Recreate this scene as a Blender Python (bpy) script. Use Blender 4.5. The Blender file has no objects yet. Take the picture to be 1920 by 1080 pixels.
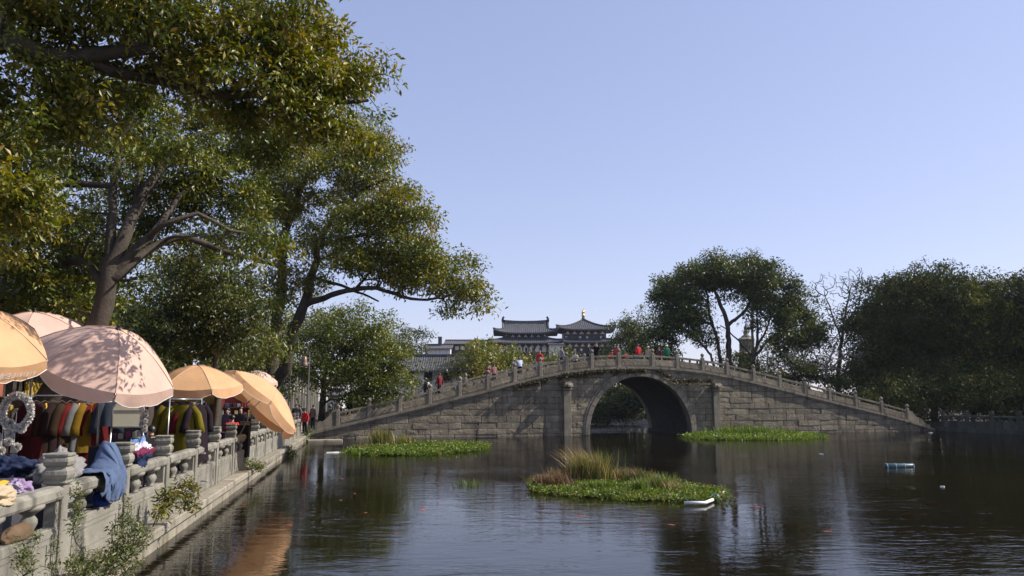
import bpy, bmesh, math, random
import numpy as np
from mathutils import Vector, Matrix, noise

# ------------------------------------------------------------------ camera, sky, sun, exposure
S = bpy.context.scene
FPX, HCAM = 1507.0, 2.4
PITCH = math.atan(214 / FPX)
cam_d = bpy.data.cameras.new('camera'); cam = bpy.data.objects.new('camera', cam_d)
S.collection.objects.link(cam); S.camera = cam
cam.location = (0, 0, HCAM); cam.rotation_euler = (math.pi / 2 + PITCH, 0, 0)
cam_d.sensor_width = 36.0; cam_d.lens = FPX / 1920 * 36.0
cam_d.clip_start = 0.1; cam_d.clip_end = 4000

SUN_AZ, SUN_EL = math.radians(83), math.radians(41)          # azimuth clockwise from +Y
world = bpy.data.worlds.new('World'); S.world = world; world.use_nodes = True
wn = world.node_tree.nodes; wl = world.node_tree.links
bg = wn['Background']; sky = wn.new('ShaderNodeTexSky'); sky.sky_type = 'NISHITA'
sky.sun_disc = False; sky.sun_elevation = SUN_EL; sky.sun_rotation = SUN_AZ
sky.altitude = 0; sky.air_density = 1.0; sky.dust_density = 0.5; sky.ozone_density = 1.0
# the camera's soft tone curve and cool white balance on the whole sky, the same in every direction
gm = wn.new('ShaderNodeGamma'); gm.inputs[1].default_value = 0.55; wl.new(sky.outputs[0], gm.inputs[0])
wb = wn.new('ShaderNodeMixRGB'); wb.blend_type = 'MULTIPLY'; wb.inputs[0].default_value = 1.0; wb.inputs[2].default_value = (2.00, 1.94, 2.40, 1)
wl.new(gm.outputs[0], wb.inputs[1]); wl.new(wb.outputs[0], bg.inputs[0]); bg.inputs[1].default_value = 0.12
sun_d = bpy.data.lights.new('sun', 'SUN'); sun_d.energy = 5.0; sun_d.angle = math.radians(0.53)
sun_d.color = (1.0, 0.93, 0.83)
sun = bpy.data.objects.new('sun', sun_d); S.collection.objects.link(sun)
to_sun = Vector((math.sin(SUN_AZ) * math.cos(SUN_EL), math.cos(SUN_AZ) * math.cos(SUN_EL), math.sin(SUN_EL)))
sun.rotation_euler = to_sun.to_track_quat('Z', 'Y').to_euler(); sun.location = (40, 10, 40)
S.view_settings.view_transform = 'Standard'; S.view_settings.look = 'None'
S.view_settings.exposure = 0.35; S.view_settings.gamma = 1.0; S.view_settings.use_curve_mapping = False
S.cycles.max_bounces = 6; S.cycles.transparent_max_bounces = 12
S.cycles.diffuse_bounces = 2; S.cycles.glossy_bounces = 3; S.cycles.transmission_bounces = 3
S.cycles.use_denoising = True
S.cycles.caustics_reflective = False; S.cycles.caustics_refractive = False

# ------------------------------------------------------------------ helpers
HAZE = 0.00013
RNG = np.random.default_rng(7)
random.seed(7)
V = Vector
CAMP = np.array([0, 0, HCAM])

def ray(px, py):
    a = (px - 960) / FPX; b = (540 - py) / FPX
    return np.array([a, math.cos(PITCH) - b * math.sin(PITCH), math.sin(PITCH) + b * math.cos(PITCH)])
def at(px, py, y):                       # the place on that sight line that is y metres ahead
    d = ray(px, py); return CAMP + d * (y / d[1])
def atz(px, py, z):                      # the place on that sight line at height z
    d = ray(px, py); return CAMP + d * ((z - HCAM) / d[2])

def link(o, parent=None):
    S.collection.objects.link(o)
    if parent is not None: o.parent = parent
    return o
def tag(o, label=None, cat=None, group=None, kind=None):
    for k, v in (('label', label), ('category', cat), ('group', group), ('kind', kind)):
        if v: o[k] = v
    return o
def empty(name, loc=(0, 0, 0), rz=0.0, label=None, cat=None, group=None):
    o = bpy.data.objects.new(name, None); o.empty_display_size = 0.2
    o.location = loc; o.rotation_euler = (0, 0, rz); link(o)
    return tag(o, label, cat, group)
def copy_tree(o, parent=None):
    c = o.copy(); link(c); c.parent = parent
    for ch in list(o.children): copy_tree(ch, c)
    return c

class MB:
    """collects shapes, then links them as one mesh object"""
    def __init__(s): s.v = []; s.f = []; s.m = []; s.smooth = []
    def add(s, verts, faces, mi=0, sm=False):
        b = len(s.v); s.v += [tuple(float(c) for c in p) for p in verts]
        for f in faces: s.f.append(tuple(b + i for i in f)); s.m.append(mi); s.smooth.append(sm)
        return s
    def box(s, c, size, rz=0.0, mi=0, bev=0.0, M=None):
        sx, sy, sz = size[0] / 2, size[1] / 2, size[2] / 2
        if bev > 0:
            b = min(bev, sx * .9, sy * .9, sz * .9); pts = []
            for x in (-1, 1):
                for y in (-1, 1):
                    for z in (-1, 1):
                        pts += [(x * (sx - b), y * (sy - b), z * sz), (x * (sx - b), y * sy, z * (sz - b)), (x * sx, y * (sy - b), z * (sz - b))]
            idx = lambda x, y, z, k: ((x * 2 + y) * 2 + z) * 3 + k
            F = []
            for z in (0, 1):
                q = [idx(0, 0, z, 0), idx(1, 0, z, 0), idx(1, 1, z, 0), idx(0, 1, z, 0)]; F.append(q if z else q[::-1])
            for y in (0, 1):
                q = [idx(0, y, 0, 1), idx(1, y, 0, 1), idx(1, y, 1, 1), idx(0, y, 1, 1)]; F.append(q[::-1] if y else q)
            for x in (0, 1):
                q = [idx(x, 0, 0, 2), idx(x, 1, 0, 2), idx(x, 1, 1, 2), idx(x, 0, 1, 2)]; F.append(q if x else q[::-1])
            for a in (0, 1):
                for c_ in (0, 1):
                    F.append([idx(0, a, c_, 0), idx(1, a, c_, 0), idx(1, a, c_, 1), idx(0, a, c_, 1)])
                    F.append([idx(a, 0, c_, 0), idx(a, 1, c_, 0), idx(a, 1, c_, 2), idx(a, 0, c_, 2)])
                    F.append([idx(a, c_, 0, 1), idx(a, c_, 1, 1), idx(a, c_, 1, 2), idx(a, c_, 0, 2)])
                    for d in (0, 1): F.append([idx(a, c_, d, 0), idx(a, c_, d, 1), idx(a, c_, d, 2)])
        else:
            pts = [(x * sx, y * sy, z * sz) for x in (-1, 1) for y in (-1, 1) for z in (-1, 1)]
            F = [(0, 1, 3, 2), (4, 6, 7, 5), (0, 4, 5, 1), (2, 3, 7, 6), (0, 2, 6, 4), (1, 5, 7, 3)]
        R = Matrix.Rotation(rz, 4, 'Z') if M is None else M
        c = V(c); return s.add([c + (R @ V(p)) for p in pts], F, mi)
    def tube(s, pts, rad, n=8, mi=0, cap=True, sm=True):
        pts = [V(p) for p in pts]; k = len(pts)
        if not hasattr(rad, '__len__'): rad = [rad] * k
        t0 = (pts[1] - pts[0]).normalized()
        ref = V((0, 0, 1)) if abs(t0.z) < 0.9 else V((1, 0, 0))
        nx = t0.cross(ref).normalized(); vs = []
        for i in range(k):
            t = (pts[min(i + 1, k - 1)] - pts[max(i - 1, 0)]).normalized()
            nx = (nx - t * nx.dot(t)).normalized(); ny = t.cross(nx)
            for j in range(n):
                a = 2 * math.pi * j / n
                vs.append(pts[i] + (nx * math.cos(a) + ny * math.sin(a)) * rad[i])
        F = [(i * n + j, i * n + (j + 1) % n, (i + 1) * n + (j + 1) % n, (i + 1) * n + j) for i in range(k - 1) for j in range(n)]
        if cap: F += [tuple(range(n - 1, -1, -1)), tuple((k - 1) * n + j for j in range(n))]
        return s.add(vs, F, mi, sm)
    def lathe(s, prof, n=16, c=(0, 0, 0), mi=0, sm=True, M=None, mod=None):
        vs = []; k = len(prof)
        for i, (r, z) in enumerate(prof):
            for j in range(n):
                a = 2 * math.pi * j / n
                rr = r * (mod(a, i) if mod else 1.0)
                p = V((rr * math.cos(a), rr * math.sin(a), z))
                vs.append((M @ p if M is not None else p) + V(c))
        F = [(i * n + j, i * n + (j + 1) % n, (i + 1) * n + (j + 1) % n, (i + 1) * n + j) for i in range(k - 1) for j in range(n)]
        if prof[0][0] > 1e-4: F.append(tuple(range(n - 1, -1, -1)))
        if prof[-1][0] > 1e-4: F.append(tuple((k - 1) * n + j for j in range(n)))
        return s.add(vs, F, mi, sm)
    def sqlathe(s, prof, c=(0, 0, 0), mi=0, n=5, lob=0.0):
        """square plan with slightly bulging sides: carved post caps"""
        vs = []; m = 4 * n
        for r, z in prof:
            for q in range(4):
                for j in range(n):
                    t = -1 + 2 * j / n; b = 1 + 0.05 * (1 - t * t) + lob * math.cos(t * math.pi * 3)
                    p = {0: (b, t), 1: (-t, b), 2: (-b, -t), 3: (t, -b)}[q]
                    vs.append((p[0] * r + c[0], p[1] * r + c[1], z + c[2]))
        k = len(prof)
        F = [(i * m + j, i * m + (j + 1) % m, (i + 1) * m + (j + 1) % m, (i + 1) * m + j) for i in range(k - 1) for j in range(m)]
        F += [tuple(range(m - 1, -1, -1)), tuple((k - 1) * m + j for j in range(m))]
        return s.add(vs, F, mi, False)
    def prism(s, poly, z0, z1, mi=0):
        n = len(poly); vs = [(p[0], p[1], z0) for p in poly] + [(p[0], p[1], z1) for p in poly]
        F = [tuple(range(n - 1, -1, -1)), tuple(range(n, 2 * n))] + [(i, (i + 1) % n, n + (i + 1) % n, n + i) for i in range(n)]
        return s.add(vs, F, mi)
    def mesh(s, name, mats):
        me = bpy.data.meshes.new(name); me.from_pydata(s.v, [], s.f)
        for m in (mats if isinstance(mats, (list, tuple)) else [mats]): me.materials.append(m)
        me.polygons.foreach_set('material_index', s.m); me.polygons.foreach_set('use_smooth', s.smooth)
        me.update(); return me
    def build(s, name, mats, parent=None):
        return link(bpy.data.objects.new(name, s.mesh(name, mats)), parent)

def np_mesh(name, verts, tris, mat, cols=None, normals_smooth=False):
    """a large triangle mesh from numpy arrays, with an optional colour per face corner's leaf"""
    me = bpy.data.meshes.new(name); nv, nt = len(verts), len(tris)
    me.vertices.add(nv); me.vertices.foreach_set('co', np.asarray(verts, np.float32).ravel())
    me.loops.add(nt * 3); me.loops.foreach_set('vertex_index', np.asarray(tris, np.int32).ravel())
    me.polygons.add(nt); me.polygons.foreach_set('loop_start', np.arange(0, nt * 3, 3, dtype=np.int32))
    me.update(calc_edges=True)
    if cols is not None:
        a = me.color_attributes.new('tint', 'FLOAT_COLOR', 'POINT')
        c = np.ones((nv, 4), np.float32); c[:, :3] = cols; a.data.foreach_set('color', c.ravel())
    me.materials.append(mat); return me

# ------------------------------------------------------------------ materials
def mat(name):
    m = bpy.data.materials.new(name); m.use_nodes = True
    n = m.node_tree.nodes; return m, n, m.node_tree.links, n['Principled BSDF']
def nd(n, t, **kw):
    x = n.new(t)
    for k, v in kw.items(): setattr(x, k, v)
    return x
def ramp(n, stops):
    r = n.new('ShaderNodeValToRGB'); e = r.color_ramp.elements
    while len(e) < len(stops): e.new(0.5)
    for i, (p, c) in enumerate(stops): e[i].position = p; e[i].color = (*c, 1)
    return r
def plain(name, col, rough=0.6, var=0.12, scale=6.0, bump=0.0, metal=0.0, spec=0.5, detail=4, trans=0.0, bscale=None):
    """colour with soft noise variation in world space"""
    m, n, l, p = mat(name)
    g = nd(n, 'ShaderNodeNewGeometry'); t = nd(n, 'ShaderNodeTexNoise'); t.inputs['Scale'].default_value = scale; t.inputs['Detail'].default_value = detail
    l.new(g.outputs['Position'], t.inputs['Vector'])
    r = ramp(n, [(0.28, tuple(c * (1 - var) for c in col)), (0.72, tuple(min(1, c * (1 + var)) for c in col))])
    l.new(t.outputs[0], r.inputs[0]); l.new(r.outputs[0], p.inputs['Base Color'])
    p.inputs['Roughness'].default_value = rough; p.inputs['Metallic'].default_value = metal; p.inputs['Specular IOR Level'].default_value = spec
    if bump:
        t2 = nd(n, 'ShaderNodeTexNoise'); t2.inputs['Scale'].default_value = bscale or scale * 4; t2.inputs['Detail'].default_value = 6
        l.new(g.outputs['Position'], t2.inputs['Vector'])
        b = nd(n, 'ShaderNodeBump'); b.inputs['Strength'].default_value = bump; b.inputs['Distance'].default_value = 0.02
        l.new(t2.outputs[0], b.inputs['Height']); l.new(b.outputs[0], p.inputs['Normal'])
    if trans:
        tr = nd(n, 'ShaderNodeBsdfTranslucent'); l.new(r.outputs[0], tr.inputs[0])
        mx = nd(n, 'ShaderNodeMixShader'); mx.inputs[0].default_value = trans
        l.new(p.outputs[0], mx.inputs[1]); l.new(tr.outputs[0], mx.inputs[2]); l.new(mx.outputs[0], n['Material Output'].inputs[0])
    return m
def stone(name, lo, hi, stain, rough=0.85, bump=0.6, bscale=9.0, dist=0.03, per_piece=0.12, streak=True, moss=None):
    """weathered masonry: patchy tone, downward dirt streaks, chiselled relief, each piece its own shade"""
    m, n, l, p = mat(name)
    g = nd(n, 'ShaderNodeNewGeometry'); pos = g.outputs['Position']
    t = nd(n, 'ShaderNodeTexNoise'); t.inputs['Scale'].default_value = 1.7; t.inputs['Detail'].default_value = 8; t.inputs['Roughness'].default_value = 0.65
    l.new(pos, t.inputs['Vector'])
    r = ramp(n, [(0.3, lo), (0.7, hi)]); l.new(t.outputs[0], r.inputs[0]); col = r.outputs[0]
    oi = nd(n, 'ShaderNodeObjectInfo'); mr = nd(n, 'ShaderNodeMapRange')
    mr.inputs['To Min'].default_value = 1 - per_piece; mr.inputs['To Max'].default_value = 1 + per_piece
    l.new(oi.outputs['Random'], mr.inputs[0])
    hs = nd(n, 'ShaderNodeHueSaturation'); l.new(col, hs.inputs['Color']); l.new(mr.outputs[0], hs.inputs['Value']); col = hs.outputs[0]
    if streak:
        mp = nd(n, 'ShaderNodeMapping'); mp.inputs['Scale'].default_value = (2.6, 2.6, 0.22); l.new(pos, mp.inputs[0])
        t2 = nd(n, 'ShaderNodeTexNoise'); t2.inputs['Scale'].default_value = 1.0; t2.inputs['Detail'].default_value = 6; l.new(mp.outputs[0], t2.inputs['Vector'])
        r2 = ramp(n, [(0.54, (0, 0, 0)), (0.68, (1, 1, 1))]); l.new(t2.outputs[0], r2.inputs[0])
        mx = nd(n, 'ShaderNodeMixRGB'); mx.inputs[2].default_value = (*stain, 1); l.new(col, mx.inputs[1])
        sc = nd(n, 'ShaderNodeMath', operation='MULTIPLY'); sc.inputs[1].default_value = 0.75 if streak is True else streak; l.new(r2.outputs[0], sc.inputs[0]); l.new(sc.outputs[0], mx.inputs[0]); col = mx.outputs[0]
    if moss:
        t4 = nd(n, 'ShaderNodeTexNoise'); t4.inputs['Scale'].default_value = 0.9; t4.inputs['Detail'].default_value = 7; l.new(pos, t4.inputs['Vector'])
        r4 = ramp(n, [(0.54, (0, 0, 0)), (0.70, (0.6, 0.6, 0.6))]); l.new(t4.outputs[0], r4.inputs[0])
        mx2 = nd(n, 'ShaderNodeMixRGB'); mx2.inputs[2].default_value = (*moss, 1); l.new(col, mx2.inputs[1]); l.new(r4.outputs[0], mx2.inputs[0]); col = mx2.outputs[0]
    l.new(col, p.inputs['Base Color']); p.inputs['Roughness'].default_value = rough; p.inputs['Specular IOR Level'].default_value = 0.3
    t3 = nd(n, 'ShaderNodeTexNoise'); t3.inputs['Scale'].default_value = bscale; t3.inputs['Detail'].default_value = 7; t3.inputs['Roughness'].default_value = 0.7
    l.new(pos, t3.inputs['Vector'])
    b = nd(n, 'ShaderNodeBump'); b.inputs['Strength'].default_value = bump; b.inputs['Distance'].default_value = dist
    l.new(t3.outputs[0], b.inputs['Height']); l.new(b.outputs[0], p.inputs['Normal'])
    return m
def leaf_mat(name, rough=0.42, trans=0.28, spec=0.5):
    m, n, l, p = mat(name)
    a = nd(n, 'ShaderNodeVertexColor'); a.layer_name = 'tint'
    l.new(a.outputs[0], p.inputs['Base Color']); p.inputs['Roughness'].default_value = rough; p.inputs['Specular IOR Level'].default_value = spec
    hs = nd(n, 'ShaderNodeHueSaturation'); hs.inputs['Saturation'].default_value = 1.15; hs.inputs['Value'].default_value = 1.25; l.new(a.outputs[0], hs.inputs['Color'])
    tr = nd(n, 'ShaderNodeBsdfTranslucent'); l.new(hs.outputs[0], tr.inputs[0])
    mx = nd(n, 'ShaderNodeMixShader'); mx.inputs[0].default_value = trans
    l.new(p.outputs[0], mx.inputs[1]); l.new(tr.outputs[0], mx.inputs[2]); l.new(mx.outputs[0], n['Material Output'].inputs[0])
    return m
M = {}
M['bridge'] = stone('bridge stone', (0.155, 0.130, 0.092), (0.325, 0.276, 0.198), (0.055, 0.047, 0.036), bump=1.0, bscale=6.0, dist=0.09, per_piece=0.20, streak=0.45)
M['bridge_trim'] = stone('bridge dressed stone', (0.165, 0.144, 0.108), (0.31, 0.27, 0.205), (0.068, 0.058, 0.044), bump=0.35, per_piece=0.08)
M['mortar'] = stone('bridge core', (0.09, 0.08, 0.065), (0.16, 0.143, 0.115), (0.04, 0.038, 0.033), bump=0.5)
M['vault'] = stone('shade darkened vault stone', (0.035, 0.032, 0.028), (0.075, 0.068, 0.06), (0.025, 0.022, 0.02), bump=0.5)  # the darkness under the arch is put into the vault's own colour
M['quay'] = stone('quay stone', (0.165, 0.155, 0.125), (0.30, 0.282, 0.232), (0.075, 0.07, 0.055), bump=0.5, bscale=14, dist=0.03, per_piece=0.06)
M['ledge'] = stone('quay ledge stone', (0.22, 0.195, 0.15), (0.36, 0.325, 0.255), (0.12, 0.10, 0.07), bump=0.6, moss=(0.13, 0.13, 0.06))
M['shade_dark'] = stone('shade darkened quay stone', (0.055, 0.055, 0.042), (0.11, 0.108, 0.085), (0.03, 0.03, 0.022), bump=0.4, moss=(0.04, 0.05, 0.02))  # tree shade on the right bank, painted in as a darker stone colour
M['pave'] = stone('paving stone', (0.24, 0.23, 0.21), (0.36, 0.345, 0.32), (0.16, 0.15, 0.14), bump=0.3, streak=False)
M['soil'] = plain('soil', (0.075, 0.06, 0.042), 0.95, 0.3, 1.5, bump=0.5)
M['bark'] = stone('bark', (0.045, 0.036, 0.027), (0.11, 0.088, 0.065), (0.028, 0.022, 0.017), bump=0.9, bscale=16, dist=0.03, per_piece=0.1)
M['bark_pale'] = stone('pale bark', (0.12, 0.105, 0.085), (0.22, 0.195, 0.16), (0.07, 0.06, 0.05), bump=0.6, bscale=16)
M['leaf'] = leaf_mat('leaves')
M['leaf_matte'] = leaf_mat('matte evergreen leaves', 0.62, 0.22, 0.22)
M['grass'] = leaf_mat('grass blades', 0.5, 0.35, 0.35)
M['ivy'] = leaf_mat('ivy leaves', 0.5, 0.2, 0.4)
M['roof'] = stone('grey roof tile', (0.06, 0.06, 0.066), (0.12, 0.12, 0.13), (0.03, 0.03, 0.033), bump=0.3, streak=False)
M['plaster'] = stone('white plaster', (0.62, 0.61, 0.58), (0.74, 0.73, 0.70), (0.42, 0.40, 0.37), bump=0.15)
M['darkwood'] = plain('dark timber', (0.05, 0.038, 0.03), 0.55, 0.3, 4, bump=0.2)
M['brackets'] = plain('dark red brown timber', (0.045, 0.03, 0.027), 0.6, 0.3, 2)
M['glass'] = plain('dark window glass', (0.02, 0.024, 0.03), 0.12, 0.2, 1)
M['gold'] = plain('gilt bronze', (0.75, 0.48, 0.14), 0.3, 0.1, 5, metal=0.9)
M['steel'] = plain('grey steel', (0.35, 0.36, 0.37), 0.35, 0.15, 8, metal=0.8)
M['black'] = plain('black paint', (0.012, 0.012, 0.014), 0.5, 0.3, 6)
M['white'] = plain('white plastic', (0.75, 0.74, 0.71), 0.45, 0.1, 9)
M['skin'] = plain('skin', (0.42, 0.26, 0.18), 0.55, 0.08, 12)
M['hair'] = plain('black hair', (0.012, 0.010, 0.009), 0.4, 0.3, 30)
def cloth(col, rough=0.85, trans=0.0, var=0.15):
    key = 'cloth' + '_'.join('%02d' % int(c * 99) for c in col) + ('t' if trans else '')
    if key not in M: M[key] = plain('woven cloth ' + key[5:], col, rough, var, 7, bump=0.25, bscale=40, spec=0.2, trans=trans)
    return M[key]
# lake water: a clear skin that mirrors by Fresnel over murky brown water, small wind ripples
def water_mat(name, wave):
    m, n, l, p = mat(name); n.remove(p)
    g = nd(n, 'ShaderNodeNewGeometry')
    mp = nd(n, 'ShaderNodeMapping'); mp.inputs['Scale'].default_value = (0.75, 1.9, 1.0); mp.inputs['Rotation'].default_value = (0, 0, math.radians(8)); l.new(g.outputs['Position'], mp.inputs[0])
    w1 = nd(n, 'ShaderNodeTexNoise'); w1.inputs['Scale'].default_value = 1.5; w1.inputs['Detail'].default_value = 3; w1.inputs['Distortion'].default_value = 0.6; l.new(mp.outputs[0], w1.inputs['Vector'])
    w2 = nd(n, 'ShaderNodeTexNoise'); w2.inputs['Scale'].default_value = 6.0; w2.inputs['Detail'].default_value = 2; l.new(mp.outputs[0], w2.inputs['Vector'])
    w3 = nd(n, 'ShaderNodeTexNoise'); w3.inputs['Scale'].default_value = 0.16; w3.inputs['Detail'].default_value = 3; l.new(g.outputs['Position'], w3.inputs['Vector'])
    r3 = ramp(n, [(0.38, (0.22, 0.22, 0.22)), (0.62, (1, 1, 1))]); l.new(w3.outputs[0], r3.inputs[0])
    k = nd(n, 'ShaderNodeMath', operation='MULTIPLY'); k.inputs[1].default_value = 0.35; l.new(w2.outputs[0], k.inputs[0])
    a = nd(n, 'ShaderNodeMath', operation='ADD'); l.new(w1.outputs[0], a.inputs[0]); l.new(k.outputs[0], a.inputs[1])
    h = nd(n, 'ShaderNodeMath', operation='MULTIPLY'); l.new(a.outputs[0], h.inputs[0]); l.new(r3.outputs[0], h.inputs[1])
    b = nd(n, 'ShaderNodeBump'); b.inputs['Strength'].default_value = 1.0; b.inputs['Distance'].default_value = wave; l.new(h.outputs[0], b.inputs['Height'])
    fr = nd(n, 'ShaderNodeFresnel'); fr.inputs['IOR'].default_value = 1.40; l.new(b.outputs[0], fr.inputs['Normal'])
    gl = nd(n, 'ShaderNodeBsdfGlossy'); gl.inputs['Roughness'].default_value = 0.015; l.new(b.outputs[0], gl.inputs['Normal'])
    tr = nd(n, 'ShaderNodeBsdfTransparent'); tr.inputs[0].default_value = (0.66, 0.60, 0.42, 1)
    df = nd(n, 'ShaderNodeBsdfDiffuse'); df.inputs[0].default_value = (0.028, 0.021, 0.009, 1)
    m0 = nd(n, 'ShaderNodeMixShader'); m0.inputs[0].default_value = 0.30; l.new(tr.outputs[0], m0.inputs[1]); l.new(df.outputs[0], m0.inputs[2])
    m1 = nd(n, 'ShaderNodeMixShader'); l.new(fr.outputs[0], m1.inputs[0]); l.new(m0.outputs[0], m1.inputs[1]); l.new(gl.outputs[0], m1.inputs[2])
    l.new(m1.outputs[0], n['Material Output'].inputs[0]); return m
M['water'] = water_mat('sheltered pond water', 0.0125); M['lake'] = water_mat('wind ruffled lake water', 0.16)
# ------------------------------------------------------------------ setting: ground, water, pond floor
from mathutils.geometry import tessellate_polygon
def Q(y): return -3.19 - 0.188 * y                          # the water's edge of the left quay
GZ = 0.55
LB = 0.62                                                  # the wall's ledge stands in front of the earth bank
pond = [(Q(-30) - LB, -30), (Q(0) - LB, 0), (Q(30) - LB, 30), (Q(54.5) - LB, 54.5), (-12.2, 60), (-6, 68), (-1, 80), (3, 100), (5, 124), (22, 130), (42, 126), (41, 100), (37, 80),
        (36.4, 69.4), (38.3, 61.0), (42, 48), (46, 30), (50, 0), (50, -30)]
def ground_sheet():
    outer = [(-2500, -600), (2500, -600), (2500, 3200), (-2500, 3200)]
    loops = [[V((x, y, 0)) for x, y in outer], [V((x, y, 0)) for x, y in pond]]
    tri = tessellate_polygon(loops); pts = outer + pond
    mb = MB(); mb.add([(x, y, GZ) for x, y in pts], [t if (V((*pts[t[1]], 0)) - V((*pts[t[0]], 0))).cross(V((*pts[t[2]], 0)) - V((*pts[t[0]], 0))).z > 0 else t[::-1] for t in tri])
    n = len(pond)
    mb.add([(x, y, GZ) for x, y in pond] + [(x, y, -2.2) for x, y in pond], [(i, (i + 1) % n, n + (i + 1) % n, n + i) for i in range(n)])
    return tag(mb.build('ground', M['soil']), kind='structure')
ground_sheet()
wl_ = lambda x: 58.2 + 0.3016 * (x + 11.41)                # the line under the bridge where the pond meets the open lake
tag(MB().add([(-70, -45, 0), (130, -45, 0), (130, wl_(130), 0), (-70, wl_(-70), 0)], [(0, 1, 2, 3)]).build('water', M['water']), kind='structure')
tag(MB().add([(-70, wl_(-70), 0), (130, wl_(130), 0), (130, 170, 0), (-70, 170, 0)], [(0, 1, 2, 3)]).build('lake_water', M['lake']), kind='structure')
M['bed'] = plain('pond mud', (0.045, 0.038, 0.020), 0.95, 0.35, 0.8)
tag(MB().add([(-70, -45, -1.1), (130, -45, -1.1), (130, 170, -1.1), (-70, 170, -1.1)], [(0, 1, 2, 3)]).build('pond_floor', M['bed']), kind='structure')

# ------------------------------------------------------------------ the arched bridge
A2, B2 = np.array([-11.41, 54.5]), np.array([35.01, 68.5])
BL = np.linalg.norm(B2 - A2); BD = (B2 - A2) / BL; BN = np.array([BD[1], -BD[0]])
BW = 7.2
def on_face(px, py, v=0.0):
    r = ray(px, py); t = ((A2 - BN * v) @ BN) / (r[:2] @ BN); w = CAMP + r * t
    return (w[:2] - A2) @ BD, w[2]
corn = [(581.7, 810), (632, 798), (690, 785), (752, 770.4), (810, 756), (863, 742.7), (916, 729.5), (959, 718.7), (1015, 704), (1063, 693.5), (1112, 688.6), (1162, 686), (1227, 687), (1273, 690), (1321, 695), (1367, 703.7), (1417, 716.3), (1465, 728), (1512, 740), (1558, 751.5), (1606, 763), (1654, 774.5), (1702, 787), (1750, 803)]
CU, CZ = np.array([on_face(*p) for p in corn]).T
CZ[1:-1] = (CZ[:-2] + 2 * CZ[1:-1] + CZ[2:]) / 4
def zc(u): return float(np.interp(u, CU, CZ))                # underside of the parapet along the bridge
U0, U1 = CU[0], CU[-1]
a0, a1 = on_face(1093, 817)[0], on_face(1308, 812)[0]
AC, AR = (a0 + a1) / 2, (a1 - a0) / 2; AZ = on_face(1205, 693)[1] - AR; AI = AR - 0.50     # arch centre, outer and inner radius
bridge = empty('stone_arch_bridge', (A2[0], A2[1], 0), math.atan2(BD[1], BD[0]), 'long humpbacked grey stone bridge with one round arch over the pond', 'bridge')
def bpt(u, v, z):                                             # bridge frame to world
    w = A2 + BD * u - BN * v; return (float(w[0]), float(w[1]), z)
CT = 0.20                                                     # cornice thickness
def bridge_core():
    us = sorted(set(list(np.linspace(U0 - 0.3, U1 + 0.3, 60)) + [AC + AI * math.cos(t) for t in np.linspace(0, math.pi, 49)]))
    lo = lambda u: AZ + math.sqrt(max(0, AI ** 2 - (u - AC) ** 2)) if abs(u - AC) <= AI else -1.0
    mb = MB()
    for v, fl in ((0.085, 0), (BW - 0.045, 1)):
        for a, b in zip(us[:-1], us[1:]):
            m = (a + b) / 2
            la, lb = (lo(a), lo(b)) if abs(m - AC) < AI else (-1, -1)
            q = [(a, v, la), (b, v, lb), (b, v, zc(b) - 0.02), (a, v, zc(a) - 0.02)]
            mb.add(q, [(0, 1, 2, 3)] if not fl else [(3, 2, 1, 0)])
    for a, b in zip(us[:-1], us[1:]):
        mb.add([(a, 0.05, zc(a) - 0.01), (b, 0.05, zc(b) - 0.01), (b, BW - 0.05, zc(b) - 0.01), (a, BW - 0.05, zc(a) - 0.01)], [(0, 1, 2, 3)])
    mb.build('core', M['mortar'], bridge)
    # deck of stone treads
    mb = MB(); u = U0 + 0.2; k = 0
    while u < U1 - 0.2:
        u2 = u + 0.42; z = max(zc(u), zc(u2)) + 0.19
        mb.box(((u + u2) / 2, BW / 2, z - 0.08), (0.415, BW - 0.7, 0.16), bev=0.012); u = u2
    mb.build('deck_treads', M['pave'], bridge)
    # vault lining: one barrel of long stones
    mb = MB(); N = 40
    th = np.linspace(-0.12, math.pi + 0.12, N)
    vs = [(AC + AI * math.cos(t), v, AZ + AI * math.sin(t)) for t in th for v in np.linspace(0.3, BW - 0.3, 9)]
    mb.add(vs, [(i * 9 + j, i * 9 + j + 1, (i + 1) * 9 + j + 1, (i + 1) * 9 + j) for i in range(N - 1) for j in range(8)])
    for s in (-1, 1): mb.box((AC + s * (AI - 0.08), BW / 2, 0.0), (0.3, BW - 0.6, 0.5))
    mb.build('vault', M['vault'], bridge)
bridge_core()
PIL = [(on_face(1053, 722)[0], on_face(1070, 722)[0]), (on_face(1332, 722)[0], on_face(1348, 722)[0])]
def block(poly, front, back, bev=0.018):
    """one wall stone: a polygon in (u, z), bevelled, slightly uneven face"""
    n = len(poly); c = np.mean(poly, axis=0); mb = MB()
    inner = []
    for p in poly:
        d = c - p; L = np.linalg.norm(d); inner.append(np.array(p) + d / L * min(bev * 1.6, L * .4))
    vs = [(p[0], back, p[1]) for p in poly] + [(p[0], front + bev, p[1]) for p in poly] + [(p[0], front + random.uniform(-.012, .012), p[1]) for p in inner] + [(c[0], front - random.uniform(0, .02), c[1])]
    F = [(i, (i + 1) % n, n + (i + 1) % n, n + i) for i in range(n)] + [(n + i, n + (i + 1) % n, 2 * n + (i + 1) % n, 2 * n + i) for i in range(n)]
    F += [(2 * n + i, 2 * n + (i + 1) % n, 3 * n) for i in range(n)]
    return mb.add(vs, F)
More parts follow.
